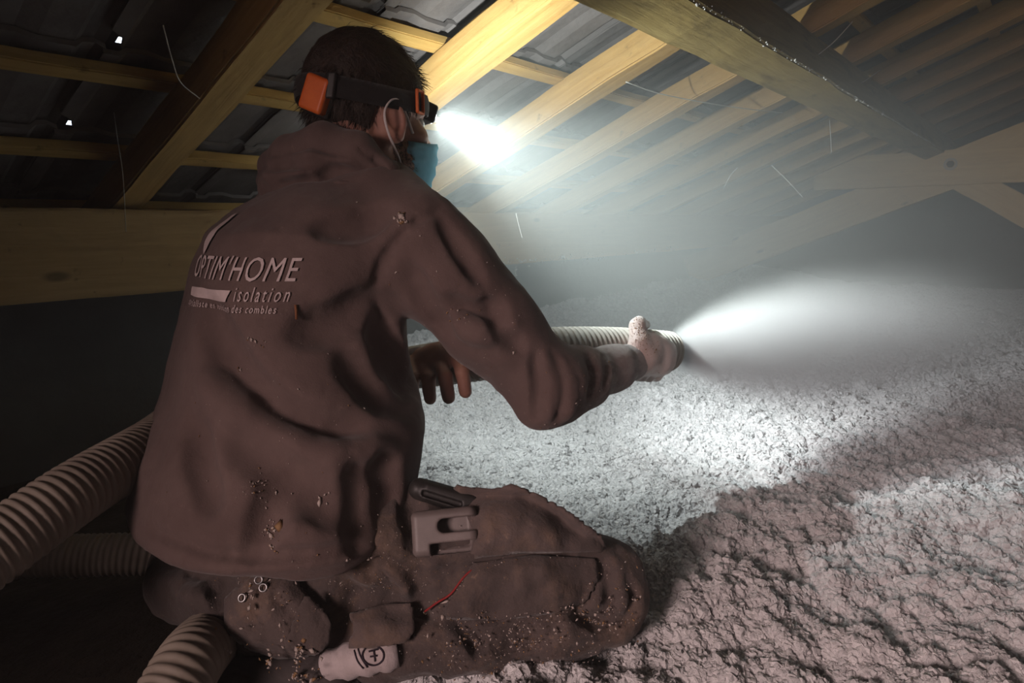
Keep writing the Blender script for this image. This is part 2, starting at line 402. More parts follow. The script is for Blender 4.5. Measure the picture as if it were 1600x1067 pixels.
# beams: a box with its length along local x
def beam(name, p, q, w, h, m, roll_up=None, bev=0.004, jitter=0.0):
    """box from p to q (centre line), width w across, height h along roll_up"""
    p, q = Vector(p), Vector(q); x = (q - p).normalized(); up = Vector(roll_up if roll_up is not None else (0, 0, 1)); up = (up - x * up.dot(x)).normalized(); y = up.cross(x)
    L = (q - p).length; bm = bmesh.new(); bmesh.ops.create_cube(bm, size=1)
    for v in bm.verts: v.co = Vector((v.co.x * L, v.co.y * w, v.co.z * h))
    bmesh.ops.bevel(bm, geom=[e for e in bm.edges], offset=bev, segments=2, affect='EDGES')
    if jitter:
        n = max(2, int(L / 0.08)); bmesh.ops.subdivide_edges(bm, edges=[e for e in bm.edges if e.calc_length() > L * .8], cuts=n)
        for v in bm.verts:
            a = np.array([[v.co.x, v.co.y * 3, v.co.z * 3]]); v.co.y += jitter * float(vnoise(a, 7, 3)[0]); v.co.z += jitter * float(vnoise(a, 7, 4)[0])
    o = link(name, bmmesh(name, bm), m); o.matrix_world = Matrix.Translation((p + q) / 2) @ Matrix((x, y, up)).transposed().to_4x4(); return o
NR = Vector((0, SL, 1)).normalized()                    # roof normal
SD = Vector((0, -1, SL)).normalized()                   # up the slope
RW, RH = 0.085, 0.082
names = {0: 'dark pine rafter left of the man\'s head, above the left end of the low beam', 1: 'bright yellow rafter just above and behind the man\'s head lamp',
         2: 'pale rafter passing through the head lamp glow, next right of the brightest one', 3: 'yellow rafter with a round brown knot, third right of the man\'s head',
         4: 'narrow hazy rafter second beyond the one with a knot', 5: 'thin far rafter meeting the slanted purlin near cobwebs', 6: 'farthest lit rafter in the haze before the roof truss'}
for i in range(-2, 12):
    xr = 0.80 + 0.51 * i - RW / 2
    a = Vector((xr, EAVE_Y - .02, roofz(EAVE_Y - .02, RH / 2))); b = Vector((xr, RIDGE_Y + .03, roofz(RIDGE_Y + .03, RH / 2)))
    if xr > XB - .4: continue
    o = beam('rafter', a, b, RW, RH, M['rafter'], NR, 0.005, 0.004)
    lab = names.get(i) or {7: 'rafter right in front of the roof truss, mostly lost in haze', 8: 'first rafter past the roof truss, in the dark', 9: 'second rafter past the roof truss, hidden in haze', 10: 'last dark rafter before the far gable wall'}.get(i, 'rafter beyond the left edge of the photo')
    tag(o, lab, 'rafter', 'rafters of the roof slope')
# battens and tiles belong to the roof
for y in BY:
    if y < RIDGE_Y + .1 or y > EAVE_Y + .05: continue
    o = beam('batten', (XA, y, roofz(y, RH + .0135)), (XB, y, roofz(y, RH + .0135)), 0.042, 0.027, M['batten'], NR, 0.003, 0.003); o.parent = ceiling
prof = [(0, 0), (0.03, 0.0), (0.045, 0.010), (0.09, 0.013), (0.125, 0.004), (0.185, 0.004), (0.20, 0.017), (0.222, 0.020), (tw + 0.008, 0.010)]
bm = bmesh.new()
rows = []
for zz, yy in ((0, 0), (0.004, TL * .5), (0, TL)):
    rows.append([bm.verts.new((x, yy, z + zz)) for x, z in prof])
top = [[bm.verts.new((v.co.x, v.co.y, v.co.z + 0.011)) for v in r] for r in rows]
for A in (0, 1):
    for k in range(len(prof) - 1):
        bm.faces.new((rows[A][k], rows[A][k + 1], rows[A + 1][k + 1], rows[A + 1][k])); bm.faces.new((top[A][k], top[A + 1][k], top[A + 1][k + 1], top[A][k + 1]))
for k in range(len(prof) - 1):
    bm.faces.new((rows[0][k], top[0][k], top[0][k + 1], rows[0][k + 1])); bm.faces.new((rows[2][k], rows[2][k + 1], top[2][k + 1], top[2][k]))
bc = bm.copy(); tile_me = bmmesh('roof_tile', bm); tile_me.materials.append(M['tile'])
for v in bc.verts:                                        # the chipped one
    if v.co.y > TL - .01 and v.co.x < .044: v.co.y -= .075 if v.co.x < .029 else .05
chip_me = bmmesh('roof_tile_chipped', bc); chip_me.materials.append(M['tile'])
yb = Vector((0, 1, -SL)).normalized()
ROT = Matrix(((1, 0, 0), tuple(yb), tuple(NR))).transposed()
nt = 0
for y in BY:
    for k in range(-2, 26):
        x = tile_x(k)
        if y < 0.3 and x < 3.2 or y < -0.4 or x > XB - .2: continue     # tiles hidden by the purlin or off the picture are left out
        o = bpy.data.objects.new('roof_tile', chip_me if (round(y, 3), k) in chips else tile_me); COL.objects.link(o); o.parent = ceiling; nt += 1
        base = Vector((x + random.uniform(-.002, .002), y - .03, roofz(y - .03, RH + .030)))
        o.matrix_world = Matrix.Translation(base) @ (ROT @ Matrix.Rotation(0.045 + random.uniform(-.008, .008), 3, 'X') @ Matrix.Rotation(random.uniform(-.01, .01), 3, 'Z')).to_4x4()
# low eave beam, upper purlin
PY = 1.86
o = beam('eave_beam', (XA + .01, PY + .05, 0.665), (XB - .01, PY + .05, 0.665), 0.10, 0.222, M['plate'], None, 0.006, 0.004)
tag(o, 'long low horizontal beam carrying the rafter feet behind the man', 'beam')
ph = 0.165; pw = 0.112; pc = 0.73 - 0.045
ctr = Vector((0, pc, roofz(pc))) - NR * (ph / 2 + .012)
o = beam('purlin', (XA + .01, ctr.y, ctr.z), (XB - .01, ctr.y, ctr.z), pw, ph, M['purlin'], NR, 0.006, 0.003)
tag(o, 'weathered stained purlin running diagonally above the dust spray to the truss', 'beam')
# roof truss
TX = 4.98; truss = empty('roof_truss', (TX, 0.6, 0.1))
tag(truss, 'hazy timber roof truss with bolted collar tie at right', 'truss')
def z_low(y): return 0.485 + SL * (1.58 - y)
pv = 0.24 * math.cos(TH)
def tpart(name, p, q, w, h, m=M['truss'], up=(0, 0, 1), bev=.006): return adopt(beam(name, p, q, w, h, m, up, bev, .004), truss)
tpart('principal_rafter', (TX, 2.2, z_low(2.2) + .12), (TX, -1.6, z_low(-1.6) + .12), 0.10, pv, up=NR)
tpart('collar_tie', (TX - .09, 1.30, 1.045), (TX - .09, -2.3, 1.10), 0.07, 0.205)
tpart('strut', (TX, 0.62, 1.09), (TX, -0.95, 0.10), 0.09, 0.15)
def disc(name, r, dpt, x, m, segs=24, ri=0.0):
    bm = bmesh.new()
    if ri:
        ring = [[bm.verts.new((rr_ * math.cos(a), rr_ * math.sin(a), z)) for a in np.linspace(0, 2 * np.pi, segs, endpoint=False)] for rr_, z in ((r, 0), (r, dpt), (ri, dpt), (ri, 0))]
        for q in range(4):
            for k in range(segs): bm.faces.new((ring[q][k], ring[q][(k + 1) % segs], ring[(q + 1) % 4][(k + 1) % segs], ring[(q + 1) % 4][k]))
    else: bmesh.ops.create_cone(bm, cap_ends=True, segments=segs, radius1=r, radius2=r, depth=dpt)
    o = link(name, bmmesh(name, bm), m); o.matrix_world = Matrix.Translation((x, 0.53, 1.075)) @ Matrix.Rotation(-math.pi / 2, 4, 'Y'); return adopt(o, truss)
disc('washer', .036, .008, TX - .122, M['rust'], 28, .024); disc('bolt', .022, .016, TX - .128, M['hole'], 6)

# ================================================================== blown insulation
def sstep(a, b, x): t = np.clip((x - a) / (b - a), 0, 1); return t * t * (3 - 2 * t)
def smooth_axis(lo, d0, d1, hi, fine, coarse):
    """coordinates: fine between d0 and d1, widening outside"""
    mid = list(np.arange(d0, d1, fine)); a = []; x = d0; s = fine
    while x > lo: s = min(s * 1.12, coarse); x -= s; a.append(max(x, lo))
    b = []; x = mid[-1]; s = fine
    while x < hi: s = min(s * 1.08, coarse); x += s; b.append(min(x, hi))
    return np.array(a[::-1] + mid + b)
gx = smooth_axis(-0.6, 0.45, 2.3, XB - .01, 0.008, 0.05); gy = smooth_axis(-3.6, -0.75, 1.25, EAVE_Y - .01, 0.008, 0.05)
GX, GY = np.meshgrid(gx, gy, indexing='ij')
def ground(X, Y):
    rc = X * Rv[0] + Y * Rv[1]; fc = X * Fh[0] + Y * Fh[1]
    h = 0.10 + 0.015 * X + 0.10 * sstep(1.2, 2.2, Y)
    h = h + 0.05 * np.exp(-((X - 1.5) ** 2 + (Y + 0.25) ** 2) / 0.25) + 0.04 * np.exp(-((X - 3.2) ** 2 + (Y - .2) ** 2) / 0.6)
    edge = sstep(-0.62, -0.30, rc + 0.25 * sstep(1.3, 2.0, fc) * 2)
    return h * edge - 0.09 * (1 - edge)
pts = np.stack([GX.ravel(), GY.ravel(), np.zeros(GX.size)], 1)
H = ground(GX, GY).ravel()
H += 0.016 * vnoise(pts, 5, 1) + 0.012 * vnoise(pts, 13, 2) + 0.012 * vnoise(pts, 31, 3) + 0.012 * vnoise(pts, 68, 4) * (np.abs(GX.ravel() - 1.3) < 1.2)
V = np.stack([GX.ravel(), GY.ravel(), H], 1); nx, ny = GX.shape
ii = np.arange(nx - 1)[:, None] * ny + np.arange(ny - 1)[None]; Fq = np.stack([ii, ii + ny, ii + ny + 1, ii + 1], -1).reshape(-1, 4)
ins_me = npmesh('blown_insulation', V, Fq)
fc = (GX * Fh[0] + GY * Fh[1]).ravel(); rc = (GX * Rv[0] + GY * Rv[1]).ravel()
near = np.clip(1.0 - (np.hypot(fc, rc) - 0.9) / 2.6, 0, 1)
dens = (0.06 + 0.94 * near ** 1.8) * (rc > -0.55) * (fc > 0.35) * (np.abs(rc) < fc * 0.95 + .3)
at = ins_me.attributes.new('dens', 'FLOAT', 'POINT'); at.data.foreach_set('value', dens.astype(np.float32))
at = ins_me.attributes.new('size', 'FLOAT', 'POINT'); at.data.foreach_set('value', (1.35 + 0.5 * (1 - near)).astype(np.float32))
m = mat('cellulose_wool', (0.62, 0.61, 0.60), 1.0, 0.0); M['wool'] = m; t = NT(m); v = t.coords()
n1 = t.noise(v, 55, 4, 0.7); n2 = t.noise(v, 7, 3, 0.6)
c = t.ramp(n1, [(0.30, (0.44, 0.435, 0.44)), (0.55, (0.70, 0.69, 0.69))]); c = t.mix(t.ramp(n2, [(0.35, (0.25,) * 3), (0.75, (0, 0, 0))]), c, (0.42, 0.41, 0.42)); t.color(c)
t.bump(t.noise(v, 160, 4, 0.7), 0.9, 0.006)
ins_me.materials.append(m)
ins = link('blown_insulation', ins_me, None, None, True)
tag(ins, 'thick layer of fluffy pale grey blown insulation covering the attic floor', 'insulation', kind='stuff')
ng = bpy.data.node_groups.new('tufts', 'GeometryNodeTree')
ng.interface.new_socket('Geometry', in_out='INPUT', socket_type='NodeSocketGeometry'); ng.interface.new_socket('Geometry', in_out='OUTPUT', socket_type='NodeSocketGeometry')
N_ = ng.nodes; Lk = ng.links.new
gi = N_.new('NodeGroupInput'); go = N_.new('NodeGroupOutput'); jn = N_.new('GeometryNodeJoinGeometry')
dp = N_.new('GeometryNodeDistributePointsOnFaces'); dp.distribute_method = 'RANDOM'; dp.inputs['Seed'].default_value = 4
na = N_.new('GeometryNodeInputNamedAttribute'); na.data_type = 'FLOAT'; na.inputs['Name'].default_value = 'dens'
mu = N_.new('ShaderNodeMath'); mu.operation = 'MULTIPLY'; mu.inputs[1].default_value = 42000
ic = N_.new('GeometryNodeMeshIcoSphere'); ic.inputs['Radius'].default_value = 0.0050; ic.inputs['Subdivisions'].default_value = 2
sp_ = N_.new('GeometryNodeSetPosition'); nz = N_.new('ShaderNodeTexNoise'); nz.inputs['Scale'].default_value = 260; nz.inputs['Detail'].default_value = 2
vs = N_.new('ShaderNodeVectorMath'); vs.operation = 'SUBTRACT'; vs.inputs[1].default_value = (0.5, 0.5, 0.5)
vm = N_.new('ShaderNodeVectorMath'); vm.operation = 'SCALE'; vm.inputs['Scale'].default_value = 0.010
smt = N_.new('GeometryNodeSetMaterial'); smt.inputs['Material'].default_value = m
iop = N_.new('GeometryNodeInstanceOnPoints'); rv = N_.new('FunctionNodeRandomValue'); rv.data_type = 'FLOAT_VECTOR'; rv.inputs[0].default_value = (0, 0, 0); rv.inputs[1].default_value = (6.28, 6.28, 6.28)
rs = N_.new('FunctionNodeRandomValue'); rs.data_type = 'FLOAT'; rs.inputs[2].default_value = 0.4; rs.inputs[3].default_value = 1.6
na2 = N_.new('GeometryNodeInputNamedAttribute'); na2.data_type = 'FLOAT'; na2.inputs['Name'].default_value = 'size'
m2 = N_.new('ShaderNodeMath'); m2.operation = 'MULTIPLY'
Lk(gi.outputs[0], dp.inputs['Mesh']); Lk(na.outputs['Attribute'], mu.inputs[0]); Lk(mu.outputs[0], dp.inputs['Density'])
Lk(ic.outputs[0], sp_.inputs['Geometry']); Lk(nz.outputs['Color'], vs.inputs[0]); Lk(vs.outputs[0], vm.inputs[0]); Lk(vm.outputs[0], sp_.inputs['Offset'])
Lk(sp_.outputs[0], smt.inputs[0]); Lk(dp.outputs['Points'], iop.inputs['Points']); Lk(smt.outputs[0], iop.inputs['Instance'])
Lk(rv.outputs[0], iop.inputs['Rotation']); Lk(rs.outputs[1], m2.inputs[0]); Lk(na2.outputs['Attribute'], m2.inputs[1]); Lk(m2.outputs[0], iop.inputs['Scale'])
Lk(gi.outputs[0], jn.inputs[0]); Lk(iop.outputs[0], jn.inputs[0]); Lk(jn.outputs[0], go.inputs[0])
md = ins.modifiers.new('tufts', 'NODES'); md.node_group = ng

# ================================================================== the man
def cloth(name, c1, c2, dust, dust_amt, fine=420, spec=0.15, rumple=0.30):
    m = mat(name, c1, 0.95, spec); t = NT(m); v = t.coords(); n = t.noise(v, 5, 5, 0.65); c = t.ramp(n, [(0.3, c1), (0.7, c2)])
    d = t.noise(v, 9, 6, 0.75, 0.5); c = t.mix(t.math('MULTIPLY', t.ramp(d, [(0.50, (0, 0, 0)), (0.78, (1, 1, 1))]), dust_amt), c, dust)
    s = t.noise(v, 70, 4, 0.8); c = t.mix(t.math('MULTIPLY', t.ramp(s, [(0.62, (0, 0, 0)), (0.80, (1, 1, 1))]), dust_amt * 0.8), c, tuple(min(1, x * 1.8) for x in dust))
    t.color(c); b = t.bump(t.noise(v, 26, 5, 0.62), rumple, 0.008); t.bump(t.noise(v, fine, 2, 0.6), 0.35, 0.0015, b)
    t.b.inputs['Sheen Weight'].default_value = 0.15
    return m
M['hoodie'] = cloth('brown_fleece', (0.100, 0.067, 0.061), (0.145, 0.101, 0.092), (0.21, 0.15, 0.13), 0.35)
t = NT(M['hoodie']); v = t.coords(); old = t.b.inputs['Base Color'].links[0].from_socket       # white dust blown back onto the cuff and forearm
dv = t.n('ShaderNodeVectorMath', operation='DISTANCE'); t.l(v, dv.inputs[0]); dv.inputs[1].default_value = tuple(P(985, 535, 1.30))
dst = t.ramp(t.math('ADD', t.math('MULTIPLY', dv.outputs['Value'], 2.5), t.math('MULTIPLY', t.noise(v, 45, 5, 0.75), 0.8)), [(0.50, (0.8,) * 3), (0.98, (0, 0, 0))])
t.color(t.mix(dst, old, (0.42, 0.40, 0.39)))
M['trouser'] = cloth('work_trouser_cloth', (0.060, 0.047, 0.045), (0.105, 0.080, 0.073), (0.21, 0.14, 0.10), 0.8, 300, .15, 0.75)
M['panel'] = cloth('trouser_panel_cloth', (0.085, 0.066, 0.062), (0.125, 0.094, 0.086), (0.22, 0.145, 0.10), 0.8, 300, .15, 0.75)
M['black_cloth'] = cloth('black_elastic', (0.018, 0.016, 0.016), (0.03, 0.027, 0.026), (0.08, 0.07, 0.06), 0.2, 600)
M['sock'] = cloth('pale_sock', (0.40, 0.34, 0.34), (0.52, 0.45, 0.45), (0.22, 0.15, 0.12), 0.6, 500)
M['print'] = mottled('pale_print', (0.50, 0.41, 0.40), (0.60, 0.50, 0.49), 40, 0.8, 0.2, 200, 0.001)
M['sockprint'] = mat('dark_print', (0.03, 0.02, 0.03), 0.8)
m = mat('skin', (0.45, 0.23, 0.17), 0.55, 0.35); t = NT(m); v = t.coords()
M['skin'] = m
sk = t.ramp(t.noise(v, 30, 4, 0.6), [(0.3, (0.31, 0.14, 0.105)), (0.7, (0.40, 0.21, 0.15))])
sx = t.n('ShaderNodeSeparateXYZ'); t.l(v, sx.inputs[0])
hand_c = P(1005, 545, 1.33)
dv = t.n('ShaderNodeVectorMath', operation='DISTANCE'); t.l(v, dv.inputs[0]); dv.inputs[1].default_value = tuple(hand_c)
dst = t.ramp(t.math('ADD', t.math('MULTIPLY', dv.outputs['Value'], 5.0), t.math('MULTIPLY', t.noise(v, 60, 4, 0.7), 0.35)), [(0.50, (0.85,) * 3), (0.95, (0, 0, 0))])
t.color(t.mix(dst, sk, (0.66, 0.62, 0.60))); t.bump(t.noise(v, 180, 3, 0.6), 0.25, 0.002)
t.b.inputs['Subsurface Weight'].default_value = 0.0
M['hair'] = mottled('brown_hair', (0.016, 0.009, 0.006), (0.045, 0.026, 0.017), 90, 0.6, 0.8, 180, 0.004, 0.4)
M['mask'] = mottled('blue_mask', (0.16, 0.42, 0.55), (0.22, 0.50, 0.63), 60, 0.8, 0.2, 400, 0.0006)
M['loop'] = mat('white_elastic', (0.62, 0.56, 0.54), 0.8)
M['orange'] = mottled('orange_plastic', (0.62, 0.11, 0.015), (0.72, 0.15, 0.02), 40, 0.45, 0.1, 90, 0.001, 0.4)
M['black'] = mottled('black_plastic', (0.012, 0.011, 0.011), (0.03, 0.027, 0.025), 30, 0.5, 0.2, 90, 0.002, 0.4)
M['greyplastic'] = mottled('grey_plastic', (0.13, 0.105, 0.10), (0.19, 0.155, 0.145), 30, 0.5, 0.2, 90, 0.001, 0.45)
M['red'] = mat('red_piping', (0.26, 0.02, 0.02), 0.7)
M['leather'] = mottled('dark_boot', (0.05, 0.042, 0.042), (0.09, 0.075, 0.072), 18, 0.8, 0.4, 70, 0.003)
M['eye'] = mat('eye_white', (0.7, 0.68, 0.65), 0.2, 0.5)

# --- frames of the body
HT = 58.0; ft, rt = heading(HT), heading(HT + 90)
HH = 48.0; hfw = nrm(heading(HH) + Uv * -0.06); hrt = nrm(np.cross(hfw, Uv)); hup = np.cross(hrt, hfw)
HC = P(575, 182, 1.15)
def HL(f, l, u): return HC + hfw * f - hrt * l + hup * u      # head space: forward, left, up
HM = np.array([hfw, -hrt, hup])

person = empty('person', tuple(P(480, 1000, 1.05) * [1, 1, 0] + [0, 0, 0.10]))
tag(person, 'man in brown hooded sweatshirt and dark work trousers kneeling and holding a hose', 'person')

# --- joints
S_R, E_R, W_R = P(652, 380, 1.03), P(852, 598, 1.09), P(984, 566, 1.265)
S_L, E_L, W_L = P(442, 385, 1.30), P(500, 610, 1.44), P(655, 570, 1.27)

# body: head, neck, trunk, arms, hands and legs in one skin
bf = Field(P(480, 700, 1.2) - 0.75, P(560, 500, 1.2) + 0.75, 0.0034)
bf.lo = np.array([0.15, 0.05, 0.02]); bf.n = np.ceil((np.array([1.75, 1.85, 1.16]) - bf.lo) / bf.h).astype(int); bf.a = np.full(bf.n, 0.5, np.float32)
bf.ell(HL(-.008, 0, .034), (.099, .077, .093), HM, .02)
bf.ell(HL(.040, 0, -.045), (.056, .060, .082), HM, .03)
bf.ell(HL(.066, 0, -.100), (.030, .034, .026), HM, .03)
bf.cap(HL(.040, .048, -.075), HL(.075, .02, -.105), .022, .02, .02); bf.cap(HL(.040, -.048, -.075), HL(.075, -.02, -.105), .022, .02, .02)
bf.cap(HL(.086, .030, .018), HL(.094, 0, .016), .012, .012, .014); bf.cap(HL(.086, -.030, .018), HL(.094, 0, .016), .012, .012, .014)
bf.cap(HL(.096, 0, .008), HL(.118, 0, -.034), .008, .013, .012); bf.ell(HL(.105, .013, -.038), (.012, .009, .009), HM, .008); bf.ell(HL(.105, -.013, -.038), (.012, .009, .009), HM, .008)
for s in (-1, 1):
    bf.ell(HL(.094, .032 * s, -.004), (.014, .016, .011), HM, .01, 'sub')
    bf.ell(HL(.070, .046 * s, -.028), (.022, .018, .018), HM, .02)
bf.cap(HL(.093, -.02, -.066), HL(.093, .02, -.066), .008, .008, .008); bf.cap(HL(.104, -.02, -.070), HL(.104, .02, -.070), .002, .002, .004, 'sub')
for s in (-1, 1):                                         # ears: shell, rim and hollow
    ec = HL(-.004, .084 * s, -.012)
    EM = np.array([nrm(hfw * .95 + hup * .25), nrm(-hrt * s * .8 - hfw * .45), nrm(hup * .97 - hfw * .22)])
    bf.ell(ec, (.020, .008, .034), EM, .006)
    bf.ell(ec + EM[1] * .007 + EM[0] * .004, (.011, .006, .021), EM, .004, 'sub')
    bf.ell(ec - EM[2] * .030 + EM[0] * .004, (.010, .006, .010), EM, .006)
bf.cap(HL(-.030, 0, -.06), HL(-.055, 0, -.20), .060, .064, .04)
trunk = [P(540, 300, 1.15), P(490, 420, 1.14), P(450, 620, 1.12), P(420, 830, 1.08)]
bf.chain(trunk, [.09, .12, .12, .13], .05)
bf.cap(S_L, S_R, .045, .045, .05)
bf.chain([S_R, E_R, W_R], [.048, .038, .026], .02); bf.chain([S_L, E_L, W_L], [.048, .038, .027], .02)
# right hand round the hose: palm on the near side, thumb over the top, fingers below
HO_A, HO_B = P(955, 545, 1.295), P(1044, 549, 1.395); hax = nrm(HO_B - HO_A); HRAD = 0.043
hz = nrm(Uv - hax * np.dot(Uv, hax)); hn = np.cross(hax, hz); hn = hn if np.dot(hn, Fh) < 0 else -hn      # hn points to the camera side
def HR(s, ang, r): a = math.radians(ang); return HO_A + hax * s + (hn * math.cos(a) + hz * math.sin(a)) * r      # round the hose: 0 = near side, 90 = top
bf.cap(W_R, HR(.035, -8, .052), .026, .030, .02)
for sgm, aa in ((.032, 28), (.032, 0), (.04, -25), (.062, 24), (.065, 0), (.070, -25), (.092, 14), (.094, -10), (.092, -28)): bf.cap(HR(sgm, aa, .053), HR(sgm + .012, aa, .053), .016, .015, .022)
bf.chain([HR(.018, 20, .056), HR(.030, 58, .060), HR(.060, 82, .0555), HR(.088, 90, .052)], [.019, .0145, .012, .0095], .010)
for i, (s0, ln) in enumerate(((.108, 0.98), (.087, 1.05), (.066, 1.0), (.045, .82))):
    bf.chain([HR(s0 - .004, -22, .055), HR(s0, -22 - 36 * ln, .056), HR(s0 - .001, -22 - 74 * ln, .0555), HR(s0 - .003, -22 - 112 * ln, .053)], [.0125, .0105, .0092, .0078], .005)
# left hand resting over the hose, fingers hanging down on the near side
lh = [P(672, 585, 1.34), P(700, 580, 1.32), P(726, 572, 1.31)]
bf.cap(W_L, P(690, 560, 1.23), .028, .030, .02); bf.cap(P(672, 560, 1.23), P(728, 550, 1.20), .020, .018, .02)
for (bx, by, tx, ty, d, r) in ((640, 566, 644, 622, 1.35, .0125), (660, 566, 672, 622, 1.34, .0130), (685, 562, 701, 621, 1.325, .0130), (712, 556, 727, 612, 1.315, .0125)):
    bf.chain([P(bx, by, d - .11), P((bx + tx) / 2 + 3, (by + ty) / 2 - 3, d - .148), P(tx, ty, d - .145)], [r, r * 1.0, r * .92], .004)
bf.chain([P(690, 550, 1.24), P(722, 530, 1.24), P(752, 528, 1.25)], [.016, .013, .010], .008)
# legs (inside the trousers)
HIP_R, KN_R, AN_R = P(455, 870, 1.03), P(935, 915, 1.03), P(600, 1012, 0.955)
HIP_L, KN_L, AN_L = P(370, 850, 1.22), P(610, 800, 1.60), P(330, 900, 1.42)
bf.chain([HIP_R, KN_R, AN_R], [.065, .045, .030], .02); bf.chain([HIP_L, KN_L, AN_L], [.065, .045, .03], .02)
V, Fc = bf.mesh('body', 1); V = displace(V, Fc, lambda p: .0006 * vnoise(p, 60, 8))
body = adopt(link('body', npmesh('body', V, Fc), M['skin'], None, True), person)
bvh_body = bvh_of(V, Fc); del bf
# eyes
for s in (-1, 1):
    bm = bmesh.new(); bmesh.ops.create_uvsphere(bm, u_segments=16, v_segments=10, radius=.0115); me = bmmesh('eye', bm)
    e = link('eye', me, M['eye'], None, True); e.location = HL(.082, .032 * s, -.004); adopt(e, person)

# --- hoodie
hd = Field([0.12, 0.15, 0.10], [1.55, 1.75, 1.12], 0.0045)
rings = [(292, 430, 600, 1.13), (325, 372, 628, 1.125), (360, 322, 640, 1.12), (400, 304, 632, 1.12), (480, 284, 632, 1.12), (560, 266, 642, 1.12), (650, 244, 662, 1.11), (710, 222, 655, 1.105), (745, 209, 648, 1.095), (762, 209, 642, 1.09), (775, 222, 630, 1.085)]
rz, rcx, rcy, ra = [], [], [], []
for (y, xl, xr, d) in rings:
    c = P((xl + xr) / 2, y, d); L = (xr - xl) / 2 * d / FPX; rz.append(c[2]); rcx.append(c[0]); rcy.append(c[1]); ra.append(L / .83)
rz, rcx, rcy, ra = [np.array(x)[::-1] for x in (rz, rcx, rcy, ra)]
def torso(X, Y, Z):
    z = np.clip(Z, rz[0], rz[-1]); a = np.interp(z, rz, ra); cx = np.interp(z, rz, rcx); cy = np.interp(z, rz, rcy)
    u = (X - cx) * rt[0] + (Y - cy) * rt[1]; w = (X - cx) * ft[0] + (Y - cy) * ft[1]
    q = (np.abs(u / a) ** 2.35 + np.abs(w / (a * .75)) ** 2.35) ** (1 / 2.35); d = (q - 1) * a * .72
    return np.maximum(d, np.maximum(rz[0] - Z, Z - rz[-1]))
hd.op(torso, np.array([rcx.min() - .3, rcy.min() - .3, rz[0]]), np.array([rcx.max() + .3, rcy.max() + .3, rz[-1]]), .03)
hd.chain([P(560, 285, 1.14), P(610, 335, 1.09), S_R], [.062, .066, .070], .05)
hd.chain([P(520, 290, 1.17), P(470, 340, 1.24), S_L], [.06, .066, .068], .05)
# right sleeve
hd.chain([S_R, P(700, 430, 1.035), P(765, 505, 1.06), E_R], [.074, .073, .069, .062], .035)
hd.chain([E_R, P(905, 592, 1.155), P(958, 576, 1.225), W_R], [.060, .050, .037, .031], .03)
hd.chain([S_L, P(455, 480, 1.38), E_L, P(590, 595, 1.44), W_L], [.072, .068, .062, .048, .034], .03)
hd.cap(P(842, 640, 1.08), P(880, 632, 1.11), .026, .026, .04)
# shoulder-blade fullness and belly slack
hd.ell(P(520, 450, 1.03), (.085, .06, .11), np.array([rt, ft, Uv]), .06)
hd.ell(P(330, 760, 1.00), (.09, .07, .08), np.array([rt, ft, Uv]), .08)
hd.ell(P(480, 790, 0.96), (.11, .06, .07), np.array([rt, ft, Uv]), .08)
# creases and welts of the cloth
cr = hd.line
cr([(318, 475), (338, 530), (365, 590), (415, 640), (480, 668), (560, 680)], .016, .035)
cr([(330, 600), (372, 640), (430, 690), (520, 712), (600, 700)], .012, .03, 'add', -.4)
cr([(600, 480), (612, 540), (640, 590), (664, 610)], .020, .03)
cr([(540, 560), (590, 610), (650, 640)], .011, .03)
cr([(690, 322), (640, 355), (604, 400), (588, 445), (598, 500), (628, 545)], .0055, .008, 'sub', .1, 8)   # armhole seam
cr([(430, 760), (420, 800), (400, 840)], .006, .03)
cr([(300, 660), (308, 720), (330, 790)], .006, .03)
cr([(370, 690), (470, 760), (540, 800)], .012, .035); cr([(560, 740), (575, 790), (565, 840)], .012, .03); cr([(600, 720), (612, 770), (604, 820)], .009, .03)
cr([(232, 826), (330, 862), (440, 868), (540, 858), (600, 838)], .006, .010, 'sub', .1, 8)                # hem rib line
cr([(838, 552), (846, 600), (838, 650)], .009, .014); cr([(862, 556), (876, 605), (872, 655)], .010, .016); cr([(888, 560), (904, 600), (898, 640)], .007, .014); cr([(918, 556), (930, 590), (922, 622)], .006, .012); cr([(944, 552), (952, 580), (946, 606)], .005, .010)
cr([(850, 555), (862, 600), (856, 652)], .008, .014, 'add', -.3); cr([(880, 562), (892, 604), (886, 650)], .007, .014, 'add', -.3)
cr([(700, 470), (740, 490), (780, 480)], .010, .02); cr([(712, 500), (750, 520), (800, 512)], .008, .02, 'add', -.3); cr([(760, 470), (790, 520), (815, 545)], .008, .02)
cr([(640, 420), (662, 470), (700, 520)], .008, .025); cr([(690, 340), (726, 400), (752, 440)], .006, .018)
cr([(600, 330), (560, 350), (500, 352)], .007, .03); cr([(470, 520), (540, 500), (580, 470)], .010, .035)
V, Fc = hd.mesh('hoodie', 2)
V = displace(V, Fc, lambda p: .0035 * vnoise(p, 11, 21) + .0022 * vnoise(p, 27, 22) + .0006 * vnoise(p, 90, 23))
hoodie = adopt(link('hoodie', npmesh('hoodie', V, Fc), M['hoodie'], None, True), person); bvh_h = bvh_of(V, Fc); del hd
